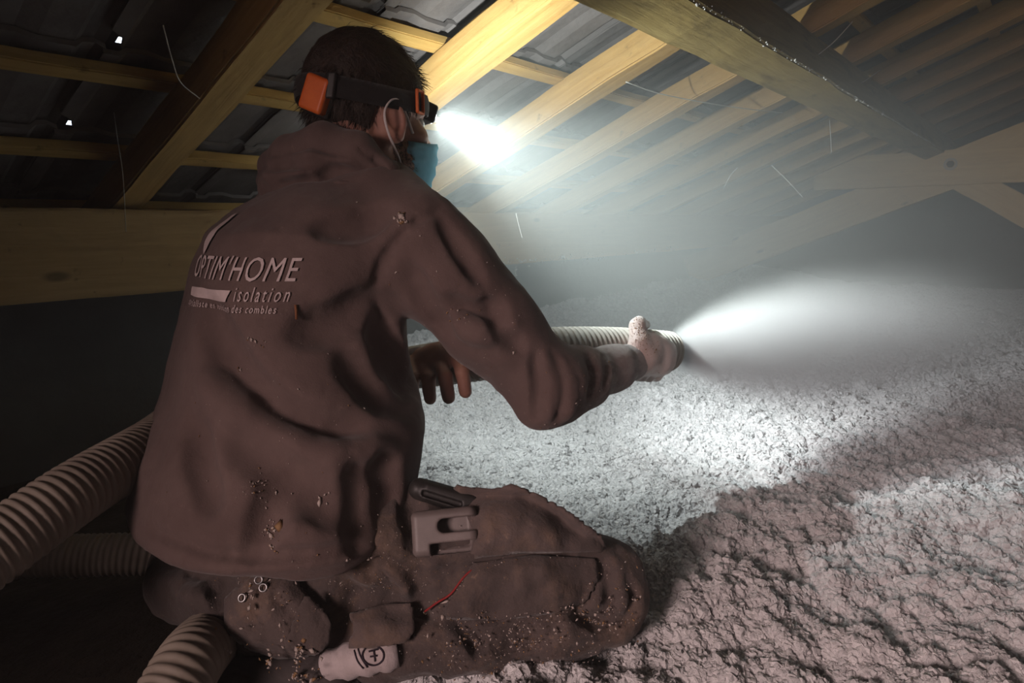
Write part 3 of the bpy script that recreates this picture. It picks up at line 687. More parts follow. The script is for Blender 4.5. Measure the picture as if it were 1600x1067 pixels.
# hood lying on the shoulders
hf = Field(P(500, 260, 1.12) - .30, P(500, 260, 1.12) + .30, 0.004)
hf.chain([P(622, 300, 1.08), P(604, 270, 1.055), P(560, 238, 1.05), P(505, 226, 1.065), P(452, 243, 1.10), P(432, 262, 1.15), P(450, 262, 1.22), P(520, 262, 1.27)], [.012, .021, .030, .033, .031, .030, .028, .028], .012)
hf.chain([P(600, 290, 1.05), P(545, 272, 1.035), P(490, 268, 1.04), P(436, 272, 1.08), P(420, 284, 1.14)], [.014, .024, .030, .026, .022], .006)
hf.chain([P(560, 298, 1.06), P(480, 296, 1.06), P(424, 294, 1.11)], [.02, .03, .022], .008)
hf.ell(P(530, 250, 1.15), (.06, .06, .08), np.array([rt, ft, Uv]), .01, 'sub')
hf.line([(404, 262), (450, 252), (520, 262), (580, 276), (618, 292)], .014, .006, 'sub', .1, 10)
hf.line([(440, 290), (485, 284), (520, 270), (560, 272)], .013, .006, 'sub', .1, 10)
hf.line([(560, 232), (592, 256), (614, 290)], .003, .006, 'sub', .1, 8)
V, Fc = hf.mesh('hood', 1); V = displace(V, Fc, lambda p: .003 * vnoise(p, 22, 25) + .001 * vnoise(p, 60, 26))
hood = adopt(link('hood', npmesh('hood', V, Fc), M['hoodie'], None, True), hoodie); bvh_hood = bvh_of(V, Fc); del hf
# cuff at the right wrist
cf = catmull([P(962, 572, 1.235), W_R, W_R + (W_R - P(962, 572, 1.235)) * .35], 4)
adopt(link('cuff', sweep('cuff', cf, [.036, .0365, .0365, .036, .0355, .035, .035, .034, .033][:len(cf)], 28), M['hoodie'], None, True), hoodie)

# --- print on the back
tc = cast(bvh_h, 385, 412); ta, tb = cast(bvh_h, 318, 405)[0], cast(bvh_h, 480, 418)[0]
tu = nrm((tb - ta) * [1, 1, 0]); tn = np.array([tu[1], -tu[0], 0]); tn = tn if np.dot(tn, Fh) < 0 else -tn; TW = np.dot(tb - tc[0], tu); print('chord', np.dot(ta - tc[0], tu), TW, np.dot(tn, -Fh))
def lettering(name, s, size, u0, v0, shear=0.0, spacing=1.0, parent=hoodie, poly=None, bold=0.0, cond=0.82):
    """flat lettering laid on the back: u to the man's right, v up, measured from the middle of the back"""
    if poly is None:
        cu = bpy.data.curves.new(name, 'FONT'); cu.body = s; cu.size = size; cu.shear = shear; cu.space_character = spacing; cu.resolution_u = 3; cu.offset = bold
        ob = bpy.data.objects.new(name, cu); COL.objects.link(ob); bpy.context.view_layer.update()
        me = bpy.data.meshes.new_from_object(ob.evaluated_get(bpy.context.evaluated_depsgraph_get())); bpy.data.objects.remove(ob)
        bm = bmesh.new(); bm.from_mesh(me)
    else:
        bm = bmesh.new(); bm.faces.new([bm.verts.new((x, y, 0)) for x, y in poly])
    bmesh.ops.triangulate(bm, faces=bm.faces[:])
    for _ in range(4):
        es = [e for e in bm.edges if e.calc_length() > .0045]
        if not es: break
        bmesh.ops.subdivide_edges(bm, edges=es, cuts=1); bmesh.ops.triangulate(bm, faces=bm.faces[:])
    n = tn; up = Uv; base = tc[0]; dead = []
    for v in bm.verts:
        o = base + tu * (u0 + v.co.x * cond) + up * (v0 + v.co.y) + n * .35
        h = bvh_h.ray_cast(Vector(o), Vector(-n))
        if h[0] is None or h[3] > .60: dead.append(v); continue
        nn = h[1] if h[1].dot(Vector(n)) > 0 else -h[1]; v.co = h[0] + nn * .0028
    bmesh.ops.delete(bm, geom=dead, context='VERTS')
    return adopt(link(name, bmmesh(name, bm), M['print']), parent)
lettering('lettering', "OPTIM'HOME", .046, TW - .215, -.024, .22, 1.12, cond=.68)
lettering('lettering', 'isolation', .028, TW - .088, -.051, .15, 1.45, cond=.51)
lettering('lettering', 'spécialiste en isolation des combles', .0150, TW - .215, -.066, .15, 1.28, cond=.66)
lettering('print_bar', '', 0, TW - .215, -.048, poly=[(0, -.004), (.138, -.004), (.146, .011), (.06, .011), (0, .008)])
lettering('print_emblem', '', 0, TW - .205, .026, poly=[(0, 0), (.006, .026), (.024, .038), (.046, .042), (.040, .014), (.028, -.010), (.020, -.018), (.006, -.008)])

# --- trousers
tr = Field([0.15, 0.05, 0.02], [1.40, 1.75, 0.48], 0.0045)
tr.ell(P(395, 865, 1.09), (.20, .135, .10), np.array([rt, ft, Uv]), .03)
tr.ell(P(310, 905, 1.06), (.075, .075, .065), None, .05); tr.ell(P(430, 945, 0.985), (.085, .065, .070), np.array([Rv, Fh, Uv]), .05)
tr.chain([HIP_R, P(600, 850, 1.01), P(800, 862, 1.02), P(930, 908, 1.03)], [.105, .094, .083, .066], .04)
tr.ell(P(955, 918, 1.03), (.055, .06, .062), None, .04)
tr.chain([P(945, 945, 1.02), P(860, 965, .99), P(740, 985, .965), AN_R], [.055, .062, .060, .048], .025)
tr.chain([HIP_L, P(500, 830, 1.40), KN_L], [.105, .09, .07], .04); tr.chain([KN_L, AN_L], [.06, .045], .03)
tr.chain([P(430, 950, .99), P(500, 985, .965), P(600, 990, .95)], [.055, .045, .045], .04)
cr = tr.line
cr([(640, 905), (760, 880), (880, 872), (960, 890)], .006, .010, 'sub', .1, 7)
cr([(690, 1005), (800, 985), (900, 950), (935, 900)], .006, .010, 'sub', .1, 7)
cr([(940, 880), (958, 930), (940, 970), (915, 955)], .009, .015); cr([(975, 890), (990, 930), (975, 975)], .006, .012); cr([(890, 950), (930, 972), (990, 968)], .008, .012)
cr([(860, 890), (890, 910), (880, 950)], .006, .012); cr([(900, 880), (915, 920), (895, 965)], .006, .012)
cr([(560, 880), (600, 920), (620, 960)], .010, .018); cr([(590, 860), (650, 900), (660, 960)], .009, .016); cr([(520, 900), (560, 940), (640, 955)], .010, .02)
cr([(720, 990), (800, 1010), (880, 990)], .007, .014); cr([(650, 960), (720, 970), (790, 955)], .006, .014)
cr([(245, 880), (290, 900), (340, 910)], .012, .02); cr([(262, 900), (300, 930), (345, 940)], .008, .018, 'add', -.3); cr([(340, 890), (352, 930), (350, 975)], .010, .02)
cr([(640, 770), (650, 830), (660, 870)], .010, .02); cr([(700, 960), (740, 1000), (750, 1030)], .006, .012)
V, Fc = tr.mesh('trousers', 2); V = displace(V, Fc, lambda p: .005 * vnoise(p, 14, 31) + .0045 * vnoise(p, 33, 32) + .002 * vnoise(p, 75, 33))
trousers = adopt(link('trousers', npmesh('trousers', V, Fc), M['trouser'], None, True), person); bvh_t = bvh_of(V, Fc); del tr
# panels and pockets sewn on
patch('thigh_pocket', [(706, 757), (735, 762), (770, 766), (800, 756), (850, 778), (900, 806), (940, 838), (948, 862), (880, 862), (800, 864), (735, 872), (742, 835), (728, 800)], bvh_t, .018, .004, M['panel'], trousers, 7, .016, .004)
patch('cargo_panel', [(738, 880), (830, 868), (930, 872), (936, 905), (915, 940), (880, 955), (780, 968), (690, 966), (705, 930), (728, 900)], bvh_t, .006, .004, M['trouser'], trousers, 7, .008, .004)
patch('tool_pocket', [(352, 935), (385, 905), (425, 893), (455, 896), (476, 925), (516, 968), (514, 1002), (500, 1022), (440, 1030), (385, 1012), (352, 985)], [bvh_t], .012, .004, M['panel'], trousers, 6, .014, .006)
patch('pocket_flap', [(478, 925), (505, 950), (518, 975), (514, 1005), (500, 1022), (470, 1026), (448, 1000), (462, 960)], [bvh_t], .034, .003, M['trouser'], trousers, 6, .004, .003)
patch('trouser_hem', [(545, 960), (600, 945), (645, 942), (648, 985), (636, 1003), (590, 1012), (540, 1012), (555, 985)], [bvh_t], .012, .004, M['panel'], trousers, 6, .006, .003)
def surf_line(pix, bvhs, lift, n=6):
    out = []
    for p in catmull([np.array(q, float) for q in pix], n):
        h = cast(bvhs, p[0], p[1])
        if h is not None: out.append(h[0] + h[1] * lift)
    return np.array(out)
c = surf_line([(736, 884), (715, 915), (694, 938), (676, 954)], bvh_t, .012)
for _ in range(8): c[1:-1] = (c[:-2] + c[1:-1] + c[2:]) / 3
adopt(link('red_piping', sweep('red_piping', c, .0015, 8), M['red'], None, True), trousers)
for (x, y) in ((404, 906), (411, 918), (378, 934)):
    h = cast(bvh_t, x, y); bm = bmesh.new(); n1, n2, R1, R2 = 20, 8, .0048, .0013
    vs_ = [[bm.verts.new(((R1 + R2 * math.cos(b)) * math.cos(a), (R1 + R2 * math.cos(b)) * math.sin(a), R2 * math.sin(b))) for b in np.linspace(0, 2 * np.pi, n2, endpoint=False)] for a in np.linspace(0, 2 * np.pi, n1, endpoint=False)]
    for i in range(n1):
        for j in range(n2): bm.faces.new((vs_[i][j], vs_[(i + 1) % n1][j], vs_[(i + 1) % n1][(j + 1) % n2], vs_[i][(j + 1) % n2]))
    o = link('eyelet', bmmesh('eyelet', bm), M['steel'], None, True)
    view = -nrm(ray(x, y)); nn = nrm(h[1] + view); o.matrix_world = Matrix.Translation(Vector(h[0] + view * .031)) @ Vector(nn).to_track_quat('Z', 'Y').to_matrix().to_4x4(); adopt(o, trousers)
# sock and boot
sc = catmull([P(494, 1040, .925), P(530, 1034, .915), P(575, 1026, .905), P(622, 1016, .91)], 6)
V_s = sweep('sock', sc, .0235 + .0022 * np.sin(np.arange(len(sc)) * 1.7), 28)
sock = adopt(link('sock', V_s, M['sock'], None, True), person)
bvs = BVHTree.FromPolygons([v.co.copy() for v in V_s.vertices], [tuple(p.vertices) for p in V_s.polygons])
ringp = [(583 + 17 * math.cos(a), 1024 + 15 * math.sin(a)) for a in np.linspace(0, 2 * np.pi, 25)]
def sline(pix, r=.0012, n=3): c = surf_line(pix, bvs, .0006, n); return adopt(link('sock_print', sweep('sock_print', c, r, 6), M['sockprint'], None, True), sock) if len(c) > 2 else None
sline(ringp, .0013, 1); sline([(576, 1018), (592, 1014)]); sline([(578, 1026), (590, 1024)]); sline([(584, 1016), (586, 1033)]); sline([(560, 1014), (565, 1028), (574, 1042)]); sline([(554, 1016), (559, 1032), (568, 1044)])
bt = Field(P(440, 1075, .93) - .22, P(440, 1075, .93) + .22, 0.004)
bt.chain([P(520, 1048, .93), P(440, 1075, .925), P(350, 1085, .92)], [.032, .040, .034], .03); bt.ell(P(375, 1070, .93), (.040, .05, .035), None, .03); bt.chain([P(505, 1040, .93), P(480, 1050, .93)], [.03, .034], .02)
bt.line([(362, 1050), (380, 1045), (398, 1060)], .004, .006)
V, Fc = bt.mesh('boot', 1); boot = adopt(link('boot', npmesh('boot', V, Fc), M['leather'], None, True), person)

# --- hair and beard
hr = Field(HC - .17, HC + .17, 0.0032)
def hairfn(X, Y, Z):
    x, y, z = X - HC[0], Y - HC[1], Z - HC[2]
    f, l, u = [x * HM[i][0] + y * HM[i][1] + z * HM[i][2] for i in range(3)]
    q = np.sqrt(((f + .008) / .107) ** 2 + (l / .088) ** 2 + ((u - .034) / .106) ** 2); d = (q - 1) * .092
    front = (f - .082) * .86 - (u - .060) * .70                 # hairline from forehead to sideburn to nape
    low = -(u + .115) * .95 - (f + .07) * .2
    ear = .034 - np.sqrt(((f + .0) / 1.0) ** 2 + ((u + .020) / 1.25) ** 2) + np.where(np.abs(l) > .04, 0, -1.0)
    return np.maximum(np.maximum(d, front * .9), np.maximum(low, ear))
hr.op(hairfn, HC - .13, HC + .13, .004)
V, Fc = hr.mesh('hair', 2)
def flow(p):
    q = (p - HC) @ HM.T; q = q * np.array([14, 30, 14]); return .0045 * vnoise(q, 1.0, 41) + .003 * vnoise(q, 2.6, 42)
V = displace(V, Fc, flow)
hair = adopt(link('hair', npmesh('hair', V, Fc), M['hair'], None, True), person)
def strands(name, roots, normals, dirs, length, width, mat_, parent, seed=1):
    g = np.random.default_rng(seed); n = len(roots); L = length * g.uniform(.5, 1.3, n)[:, None]; lift = g.uniform(.15, .6, n)[:, None]
    d = dirs + normals * lift + g.normal(0, .28, (n, 3)); d /= np.linalg.norm(d, axis=1)[:, None]
    side = np.cross(d, normals + g.normal(0, .3, (n, 3))); side /= np.maximum(np.linalg.norm(side, axis=1), 1e-6)[:, None]; w = width * side
    p1 = roots + d * L * .5; p2 = roots + d * L + (dirs - normals * .4) * L * .22
    VV = np.stack([roots - w, roots + w, p1 + w * .8, p1 - w * .8, p2 + w * .15, p2 - w * .15], 1).reshape(-1, 3); b = np.arange(n)[:, None] * 6
    FF = np.concatenate([b + np.array([[0, 1, 2, 3]]), b + np.array([[3, 2, 4, 5]])])
    o = link(name, npmesh(name, VV, FF), mat_); adopt(o, parent); o['kind'] = 'stuff'; return o
def sample(V, Fc, n, seed, keep=None):
    g = np.random.default_rng(seed); a = np.cross(V[Fc[:, 2]] - V[Fc[:, 0]], V[Fc[:, 3]] - V[Fc[:, 1]]); A = np.linalg.norm(a, axis=1); c = V[Fc].mean(1)
    w = A.copy()
    if keep is not None: w = w * keep(c)
    i = g.choice(len(Fc), n, p=w / w.sum()); return c[i] + g.normal(0, .001, (n, 3)), a[i] / np.maximum(A[i], 1e-12)[:, None]
p, n = sample(V, Fc, 5200, 3, lambda c: (((c - HC) @ HM.T)[:, 2] > -.11).astype(float))
q = (p - HC) @ HM.T
dr = np.where((q[:, 2] > .06)[:, None], hfw * .5 - hup * .2, -hup * .9 - hfw * .35) + np.where((np.abs(q[:, 1]) > .04)[:, None], -hup * .4, 0); dr /= np.linalg.norm(dr, axis=1)[:, None]
strands('hair_strands', p, n, dr, .018, .00075, M['hair'], hair, 5)
bv = np.array([v.co for v in body.data.vertices]); bfc = np.array([tuple(f.vertices) for f in body.data.polygons])
def jaw(c):
    q = (c - HC) @ HM.T; return ((q[:, 0] > .008) & (q[:, 0] < .125) & (q[:, 2] < -.040 - .25 * np.clip(q[:, 0] - .04, 0, 1)) & (q[:, 2] > -.135) & (np.abs(q[:, 1]) < .085)).astype(float)
p, n = sample(bv, bfc, 5500, 6, jaw)
strands('beard', p, n, np.tile(-hup * .8 + hfw * .3, (len(p), 1)), .005, .0006, M['hair'], person, 8)

# --- surgical mask with ear loops
bm = bmesh.new(); NA, NU = 26, 14; g = []
for i in range(NA + 1):
    a = math.radians(-88 + 176 * i / NA); row = []
    for j in range(NU + 1):
        u = j / NU; z = -.030 - .102 * u + .020 * (math.sin(a) ** 2) * (.5 - u) * -1.2
        fr = .030 + (.104 - .020 * u * u + .004 * math.sin(u * math.pi)) * max(0.0, math.cos(a)) ** 0.8
        pl = .0022 * math.sin(u * math.pi * 8) * (0.4 + .6 * abs(math.cos(a)))
        gather = .0025 * math.sin(u * 26) * (abs(math.sin(a)) ** 8)
        row.append(bm.verts.new(HL(fr + pl + gather, (.071 - .012 * u * u) * math.sin(a) + gather, z)))
    g.append(row)
for i in range(NA):
    for j in range(NU): bm.faces.new((g[i][j], g[i + 1][j], g[i + 1][j + 1], g[i][j + 1]))
mask = link('face_mask', bmmesh('face_mask', bm), M['mask'], None, True); md = mask.modifiers.new('t', 'SOLIDIFY'); md.thickness = .0016; adopt(mask, person)
for s in (-1, 1):
    c = catmull([HL(.046, .070 * s, -.028), HL(.022, .083 * s, .000), HL(.004, .091 * s, .016), HL(-.014, .095 * s, .012), HL(-.028, .100 * s, -.010), HL(-.020, .100 * s, -.040), HL(.008, .088 * s, -.075), HL(.044, .060 * s, -.124)], 6)
    adopt(link('ear_loop', sweep('ear_loop', c, .0026, 8, .6), M['loop'], None, True), mask)

# --- head lamp: strap, buckle, battery case, lamp
HLU = 0.024
lampo = empty('head_lamp', tuple(HL(.125, 0, HLU))); tag(lampo, 'lit head lamp with black strap and orange battery case on the man\'s head', 'head lamp')
def ringpt(a, u, e=0.0): return HL(-.008 + (.117 + e) * math.cos(a), (.093 + e) * math.sin(a), u + .006 * math.cos(2 * a))
bm = bmesh.new(); n = 64; rr = [[bm.verts.new(ringpt(2 * math.pi * i / n, HLU + dz, e)) for dz, e in ((-.017, 0), (-.006, .0016), (.006, .0012), (.017, -.002))] for i in range(n)]
for i in range(n):
    for j in range(3): bm.faces.new((rr[i][j], rr[(i + 1) % n][j], rr[(i + 1) % n][j + 1], rr[i][j + 1]))
o = link('strap', bmmesh('strap', bm), M['black_cloth'], None, True); md = o.modifiers.new('t', 'SOLIDIFY'); md.thickness = .0024; adopt(o, lampo)
def hbox(name, f, l, u, half, ax, m, r=.004, parent=lampo, holes=()):
    c = HL(f, l, u); F_ = Field(c - max(half) * 1.9 - .01, c + max(half) * 1.9 + .01, .0014); F_.box(c, half, ax, r, .002)
    for (dc, hh) in holes: F_.box(c + ax[0] * dc[0] + ax[1] * dc[1] + ax[2] * dc[2], hh, ax, .002, .001, 'sub')
    V, Fc = F_.mesh(name, 1); return adopt(link(name, npmesh(name, V, Fc), m, None, True), parent)
bax = np.array([nrm(-hfw * .86 + hrt * .5), nrm(hrt * .86 + hfw * .5), hup])
ra_ = math.radians(-20); bax = np.array([bax[0], bax[1] * math.cos(ra_) + bax[2] * math.sin(ra_), bax[2] * math.cos(ra_) - bax[1] * math.sin(ra_)])
hbox('battery_case', -.110, -.034, .012, (.013, .022, .028), bax, M['orange'], .006)
hbox('case_back', -.099, -.027, .011, (.010, .026, .031), bax, M['black'], .006)
kb = math.radians(-62); kp = ringpt(kb, 0, .004); kq = (kp - HC) @ HM.T; tdir = nrm(ringpt(kb + .1, 0) - ringpt(kb - .1, 0)); kax = np.array([tdir, nrm(np.cross(hup, tdir)), hup])
hbox('buckle', kq[0], kq[1], HLU - .002, (.011, .0035, .020), kax, M['orange'], .003, lampo, [((0, 0, 0), (.0075, .01, .0155))])
kb2 = math.radians(-140); kp = ringpt(kb2, 0, .004); kq = (kp - HC) @ HM.T; tdir = nrm(ringpt(kb2 + .1, 0) - ringpt(kb2 - .1, 0)); kax = np.array([tdir, nrm(np.cross(hup, tdir)), hup])
hbox('strap_slider', kq[0], kq[1], HLU, (.007, .004, .020), kax, M['black'], .003)
LD = nrm(D(.78, -.32, .50)); lax = np.array([LD, nrm(np.cross(hup, LD)), nrm(np.cross(LD, np.cross(hup, LD)))])
hbox('lamp_housing', .120, 0, HLU, (.013, .024, .017), lax, M['black'], .006)
lens_m = mat('lamp_lens', (1, 1, 1)); lens_m.node_tree.nodes['Principled BSDF'].inputs['Emission Color'].default_value = (0.95, 1, 0.97, 1); lens_m.node_tree.nodes['Principled BSDF'].inputs['Emission Strength'].default_value = 30
bm = bmesh.new(); bmesh.ops.create_uvsphere(bm, u_segments=20, v_segments=10, radius=1)
for v in bm.verts: v.co = Vector((v.co.x * .013, v.co.y * .013, v.co.z * .005))
o = link('lens', bmmesh('lens', bm), lens_m, None, True); lpos = HL(.120, 0, HLU) + LD * .014
o.matrix_world = Matrix.Translation(Vector(lpos)) @ Vector(LD).to_track_quat('Z', 'Y').to_matrix().to_4x4(); adopt(o, lampo)
FD = nrm(D(.55, -.20, .82))
for nm, pw_, ang, bl, dr_ in (('flood_light', LAMP_WIDE, 166, 0.9, FD), ('beam_light', LAMP_BEAM, 74, 1.0, LD)):
    l = bpy.data.lights.new(nm, 'SPOT'); l.energy = pw_; l.spot_size = math.radians(ang); l.spot_blend = bl; l.color = LAMP_COL; l.shadow_soft_size = .008
    o = bpy.data.objects.new(nm, l); COL.objects.link(o); o.location = lpos + LD * .016
    o.rotation_euler = Vector(dr_).to_track_quat('-Z', 'Y').to_euler(); adopt(o, lampo)

# ================================================================== hoses
m = mat('grey_hose', (0.40, 0.36, 0.30), 0.6, 0.3); M['hose'] = m; t = NT(m); v = t.coords(); hc_ = t.ramp(t.noise(v, 14, 4, .6), [(.3, (.19, .155, .125)), (.7, (.30, .255, .21))])
dv = t.n('ShaderNodeVectorMath', operation='DISTANCE'); t.l(v, dv.inputs[0]); dv.inputs[1].default_value = tuple(HO_B)
dst = t.ramp(t.math('ADD', dv.outputs['Value'], t.math('MULTIPLY', t.noise(v, 50, 4, .7), .25)), [(.30, (.85,) * 3), (.75, (0, 0, 0))])
t.color(t.mix(dst, hc_, (.60, .58, .53)))
def hose(name, pts, rad, label, pitch=.0112, depth=.0036, group='corrugated blowing hoses', n_open=False):
    c = catmull(pts, 40); seg = np.linalg.norm(np.diff(c, axis=0), axis=1); s = np.concatenate([[0], np.cumsum(seg)]); N = int(s[-1] / pitch * 7)
    si = np.linspace(0, s[-1], N); cc = np.stack([np.interp(si, s, c[:, k]) for k in range(3)], 1)
    for _ in range(60): cc[1:-1] = (cc[:-2] + 2 * cc[1:-1] + cc[2:]) / 4
    tt, nn, bb = frames(cc); SG = 30; a = np.linspace(0, 2 * np.pi, SG, endpoint=False)
    ph = 2 * np.pi * si[:, None] / pitch + a[None]                      # helical rib
    w = np.cos(ph); R = rad - depth / 2 + depth / 2 * np.sign(w) * np.abs(w) ** .7
    V = (cc[:, None] + R[..., None] * (np.cos(a)[None, :, None] * nn[:, None] + np.sin(a)[None, :, None] * bb[:, None]))
    inner = cc[-1] + (rad - .008) * (np.cos(a)[:, None] * nn[-1] + np.sin(a)[:, None] * bb[-1]); deep = inner - tt[-1] * .10
    V = np.concatenate([V.reshape(-1, 3), inner, deep]); NN = N + 2
    i = np.arange(NN - 1)[:, None] * SG; j = np.arange(SG)[None]; j2 = (j + 1) % SG; F_ = np.stack([i + j, i + j2, i + SG + j2, i + SG + j], -1).reshape(-1, 4)
    o = link(name, npmesh(name, V, F_), M['hose'], None, True); return tag(o, label, 'hose', group)
hose('corrugated_hose', [P(-190, 985, .70), P(0, 852, .80), P(120, 768, .89), P(235, 698, 1.04), P(300, 650, 1.28), P(420, 606, 1.46), P(540, 590, 1.45), P(640, 575, 1.33), P(730, 562, 1.24), P(830, 549, 1.21), HO_A, HO_B], HRAD, 'grey corrugated hose passing behind the man and blowing from his right hand')
hose('corrugated_hose', [P(-250, 905, 1.22), P(0, 872, 1.30), P(130, 868, 1.33), P(260, 866, 1.38), P(380, 880, 1.52)], HRAD, 'dim corrugated hose lying flat on the dark floor at far left')
hose('corrugated_hose', [P(60, 1400, .66) + D(-.55, -.03, -.25), P(60, 1400, .66), P(180, 1230, .73), P(248, 1120, .79), P(300, 1030, .86), P(345, 985, 1.00), P(385, 960, 1.16)], HRAD, 'corrugated hose running out from under the man\'s boot at the bottom edge')

# ================================================================== tools in the thigh pocket
def tool_frame(px, py, px2, py2, lift):
    h = cast(bvh_t, px, py); d = np.linalg.norm(h[0] - CAM) / np.linalg.norm(ray(px, py)) - lift
    a = nrm(P(px2, py2, d) - P(px, py, d)); v = -nrm(ray(px, py)); c_ = nrm(v - a * np.dot(v, a)); return P(px, py, d), np.array([a, np.cross(c_, a), c_])
c, ax = tool_frame(700, 830, 760, 824, .013)
if ax[1][2] < 0: ax[1] = -ax[1]
F_ = Field(c - .12, c + .12, .0017); F_.box(c - ax[0] * .004, (.046, .031, .017), ax, .010, .002); F_.box(c - ax[0] * .012, (.046, .024, .010), ax, .008, .002, 'sub')
F_.cap(c - ax[0] * .004 + ax[1] * .008, c + ax[0] * .05 + ax[1] * .009, .0095, .0095, .003, 'sub') if False else F_.box(c + ax[0] * .024 + ax[1] * .008 + ax[2] * .017, (.036, .0095, .02), ax, .009, .002, 'sub')
F_.box(c + ax[0] * .016 - ax[1] * .022 + ax[2] * .016, (.040, .0075, .02), ax, .002, .002, 'sub')
V, Fc = F_.mesh('t', 1); o = link('slotted_tool', npmesh('slotted_tool', V, Fc), M['greyplastic'], None, True); tag(o, 'grey plastic tool with an oval slot sticking out of the thigh pocket', 'tool')
c2, ax2 = tool_frame(682, 772, 740, 790, .012)
if ax2[1][2] < 0: ax2[1] = -ax2[1]
F_ = Field(c2 - .13, c2 + .13, .0017); F_.chain([c2 - ax2[0] * .026, c2 + ax2[0] * .05], [.016, .018], .004); F_.box(c2 + ax2[0] * .02 + ax2[1] * .0, (.04, .013, .019), ax2, .006, .006); F_.box(c2 + ax2[0] * .01 - ax2[1] * .004 + ax2[2] * .018, (.03, .004, .006), ax2, .002, .002, 'sub')
V, Fc = F_.mesh('t', 1); o = link('pocket_tool', npmesh('pocket_tool', V, Fc), M['black'], None, True); tag(o, 'black rounded tool handle tucked in above the grey slotted tool', 'tool')

# ================================================================== lint, splinters and dust caught on the clothes
M['fleck'] = mat('pale_fleck', (0.45, 0.38, 0.34), 0.9); M['tan'] = mat('tan_fleck', (0.27, 0.16, 0.08), 0.9); M['twig'] = mat('twig', (0.20, 0.08, 0.035), 0.8)
OCT = np.array([(1, 0, 0), (-1, 0, 0), (0, 1, 0), (0, -1, 0), (0, 0, 1), (0, 0, -1)], float); OF = np.array([(0, 2, 4), (2, 1, 4), (1, 3, 4), (3, 0, 4), (2, 0, 5), (1, 2, 5), (3, 1, 5), (0, 3, 5)])
def flecks(name, spots, bvhs, parent, seed, lift=.0008):
    """spots: (px, py, spread px, count, size m)"""
    g = np.random.default_rng(seed); VV, FF, MI = [], [], []
    for (x, y, sp, n, size) in spots:
        for _ in range(n):
            h = cast(bvhs, x + g.normal(0, sp), y + g.normal(0, sp))
            if h is None: continue
            s = size * .78 * g.lognormal(0, .4) * np.array([1.0, g.uniform(.3, .7), g.uniform(.3, .6)]); Q = np.linalg.qr(g.normal(size=(3, 3)))[0]
            o = OCT * g.uniform(.7, 1.3, (6, 1)) * s; FF.append(OF + 6 * len(VV)); VV.append(o @ Q + h[0] + h[1] * lift); MI += [0 if g.random() < .7 else 1] * 8
    if not VV: return
    me = npmesh(name, np.concatenate(VV), np.concatenate(FF)); me.materials.append(M['fleck']); me.materials.append(M['tan']); me.polygons.foreach_set('material_index', MI)
    o = link(name, me); adopt(o, parent); o['kind'] = 'stuff'; return o
flecks('lint_flecks', [(420, 540, 50, 26, .0012), (397, 530, 6, 9, .0025), (376, 577, 4, 4, .0032), (448, 560, 60, 20, .0011), (412, 770, 12, 14, .0022), (424, 825, 9, 22, .0040), (425, 858, 4, 8, .0040), (403, 752, 8, 9, .0025), (505, 775, 6, 5, .0035), (590, 740, 40, 26, .0014), (545, 873, 2, 3, .0042), (520, 640, 60, 14, .0013), (430, 700, 90, 24, .0012), (487, 850, 40, 12, .0020),
     (760, 560, 60, 60, .0013), (790, 590, 40, 50, .0011), (670, 420, 25, 8, .0015), (715, 490, 8, 9, .0026), (760, 470, 50, 40, .0012), (600, 430, 20, 8, .0014), (860, 660, 10, 8, .0022), (910, 650, 14, 14, .0018), (700, 550, 40, 20, .0010), (930, 590, 30, 70, .0013), (560, 385, 50, 10, .0012), (320, 655, 20, 6, .0014), (680, 380, 30, 12, .0010)], [bvh_h], hoodie, 4)
flecks('debris_flecks', [(800, 930, 70, 380, .0014), (790, 910, 20, 26, .0028), (765, 905, 1, 1, .0032), (770, 968, 40, 60, .0022), (850, 1000, 60, 320, .0022), (760, 1000, 60, 220, .0018), (720, 990, 30, 40, .0026), (925, 970, 24, 40, .0026), (905, 930, 14, 40, .0020), (960, 880, 30, 40, .0012), (600, 900, 40, 240, .0012), (640, 880, 20, 40, .0012), (690, 1020, 40, 70, .0018), (980, 940, 20, 50, .0018), (560, 900, 24, 40, .0015), (880, 820, 30, 30, .0012), (960, 960, 20, 30, .0028)], [bvh_t], trousers, 5, .010)
flecks('debris_flecks', [(425, 935, 24, 30, .0028), (445, 1002, 7, 16, .0045), (485, 1020, 14, 60, .0035), (478, 1000, 6, 16, .0045), (355, 985, 10, 14, .0035), (390, 925, 10, 12, .0035), (440, 965, 30, 40, .0018), (500, 1040, 14, 40, .0022)], [bvh_t], trousers, 6, .036)
h = cast(bvh_h, 462, 487); dd = Uv; o = link('splinter', sweep('splinter', np.array([h[0] + h[1] * .002 - dd * .010, h[0] + h[1] * .003, h[0] + h[1] * .002 + dd * .010]), .0019, 6), M['twig']); adopt(o, hoodie)
flecks('tan_lint', [(626, 345, 4, 16, .0045), (628, 338, 3, 8, .004)], [bvh_h], hoodie, 9)
# dust on the shoulder-side sleeve and hose grip
flecks('dust_grains', [(1000, 515, 10, 160, .0015), (1010, 530, 14, 160, .0014), (990, 548, 12, 120, .0014)], [bvh_body], body, 12, .0003)

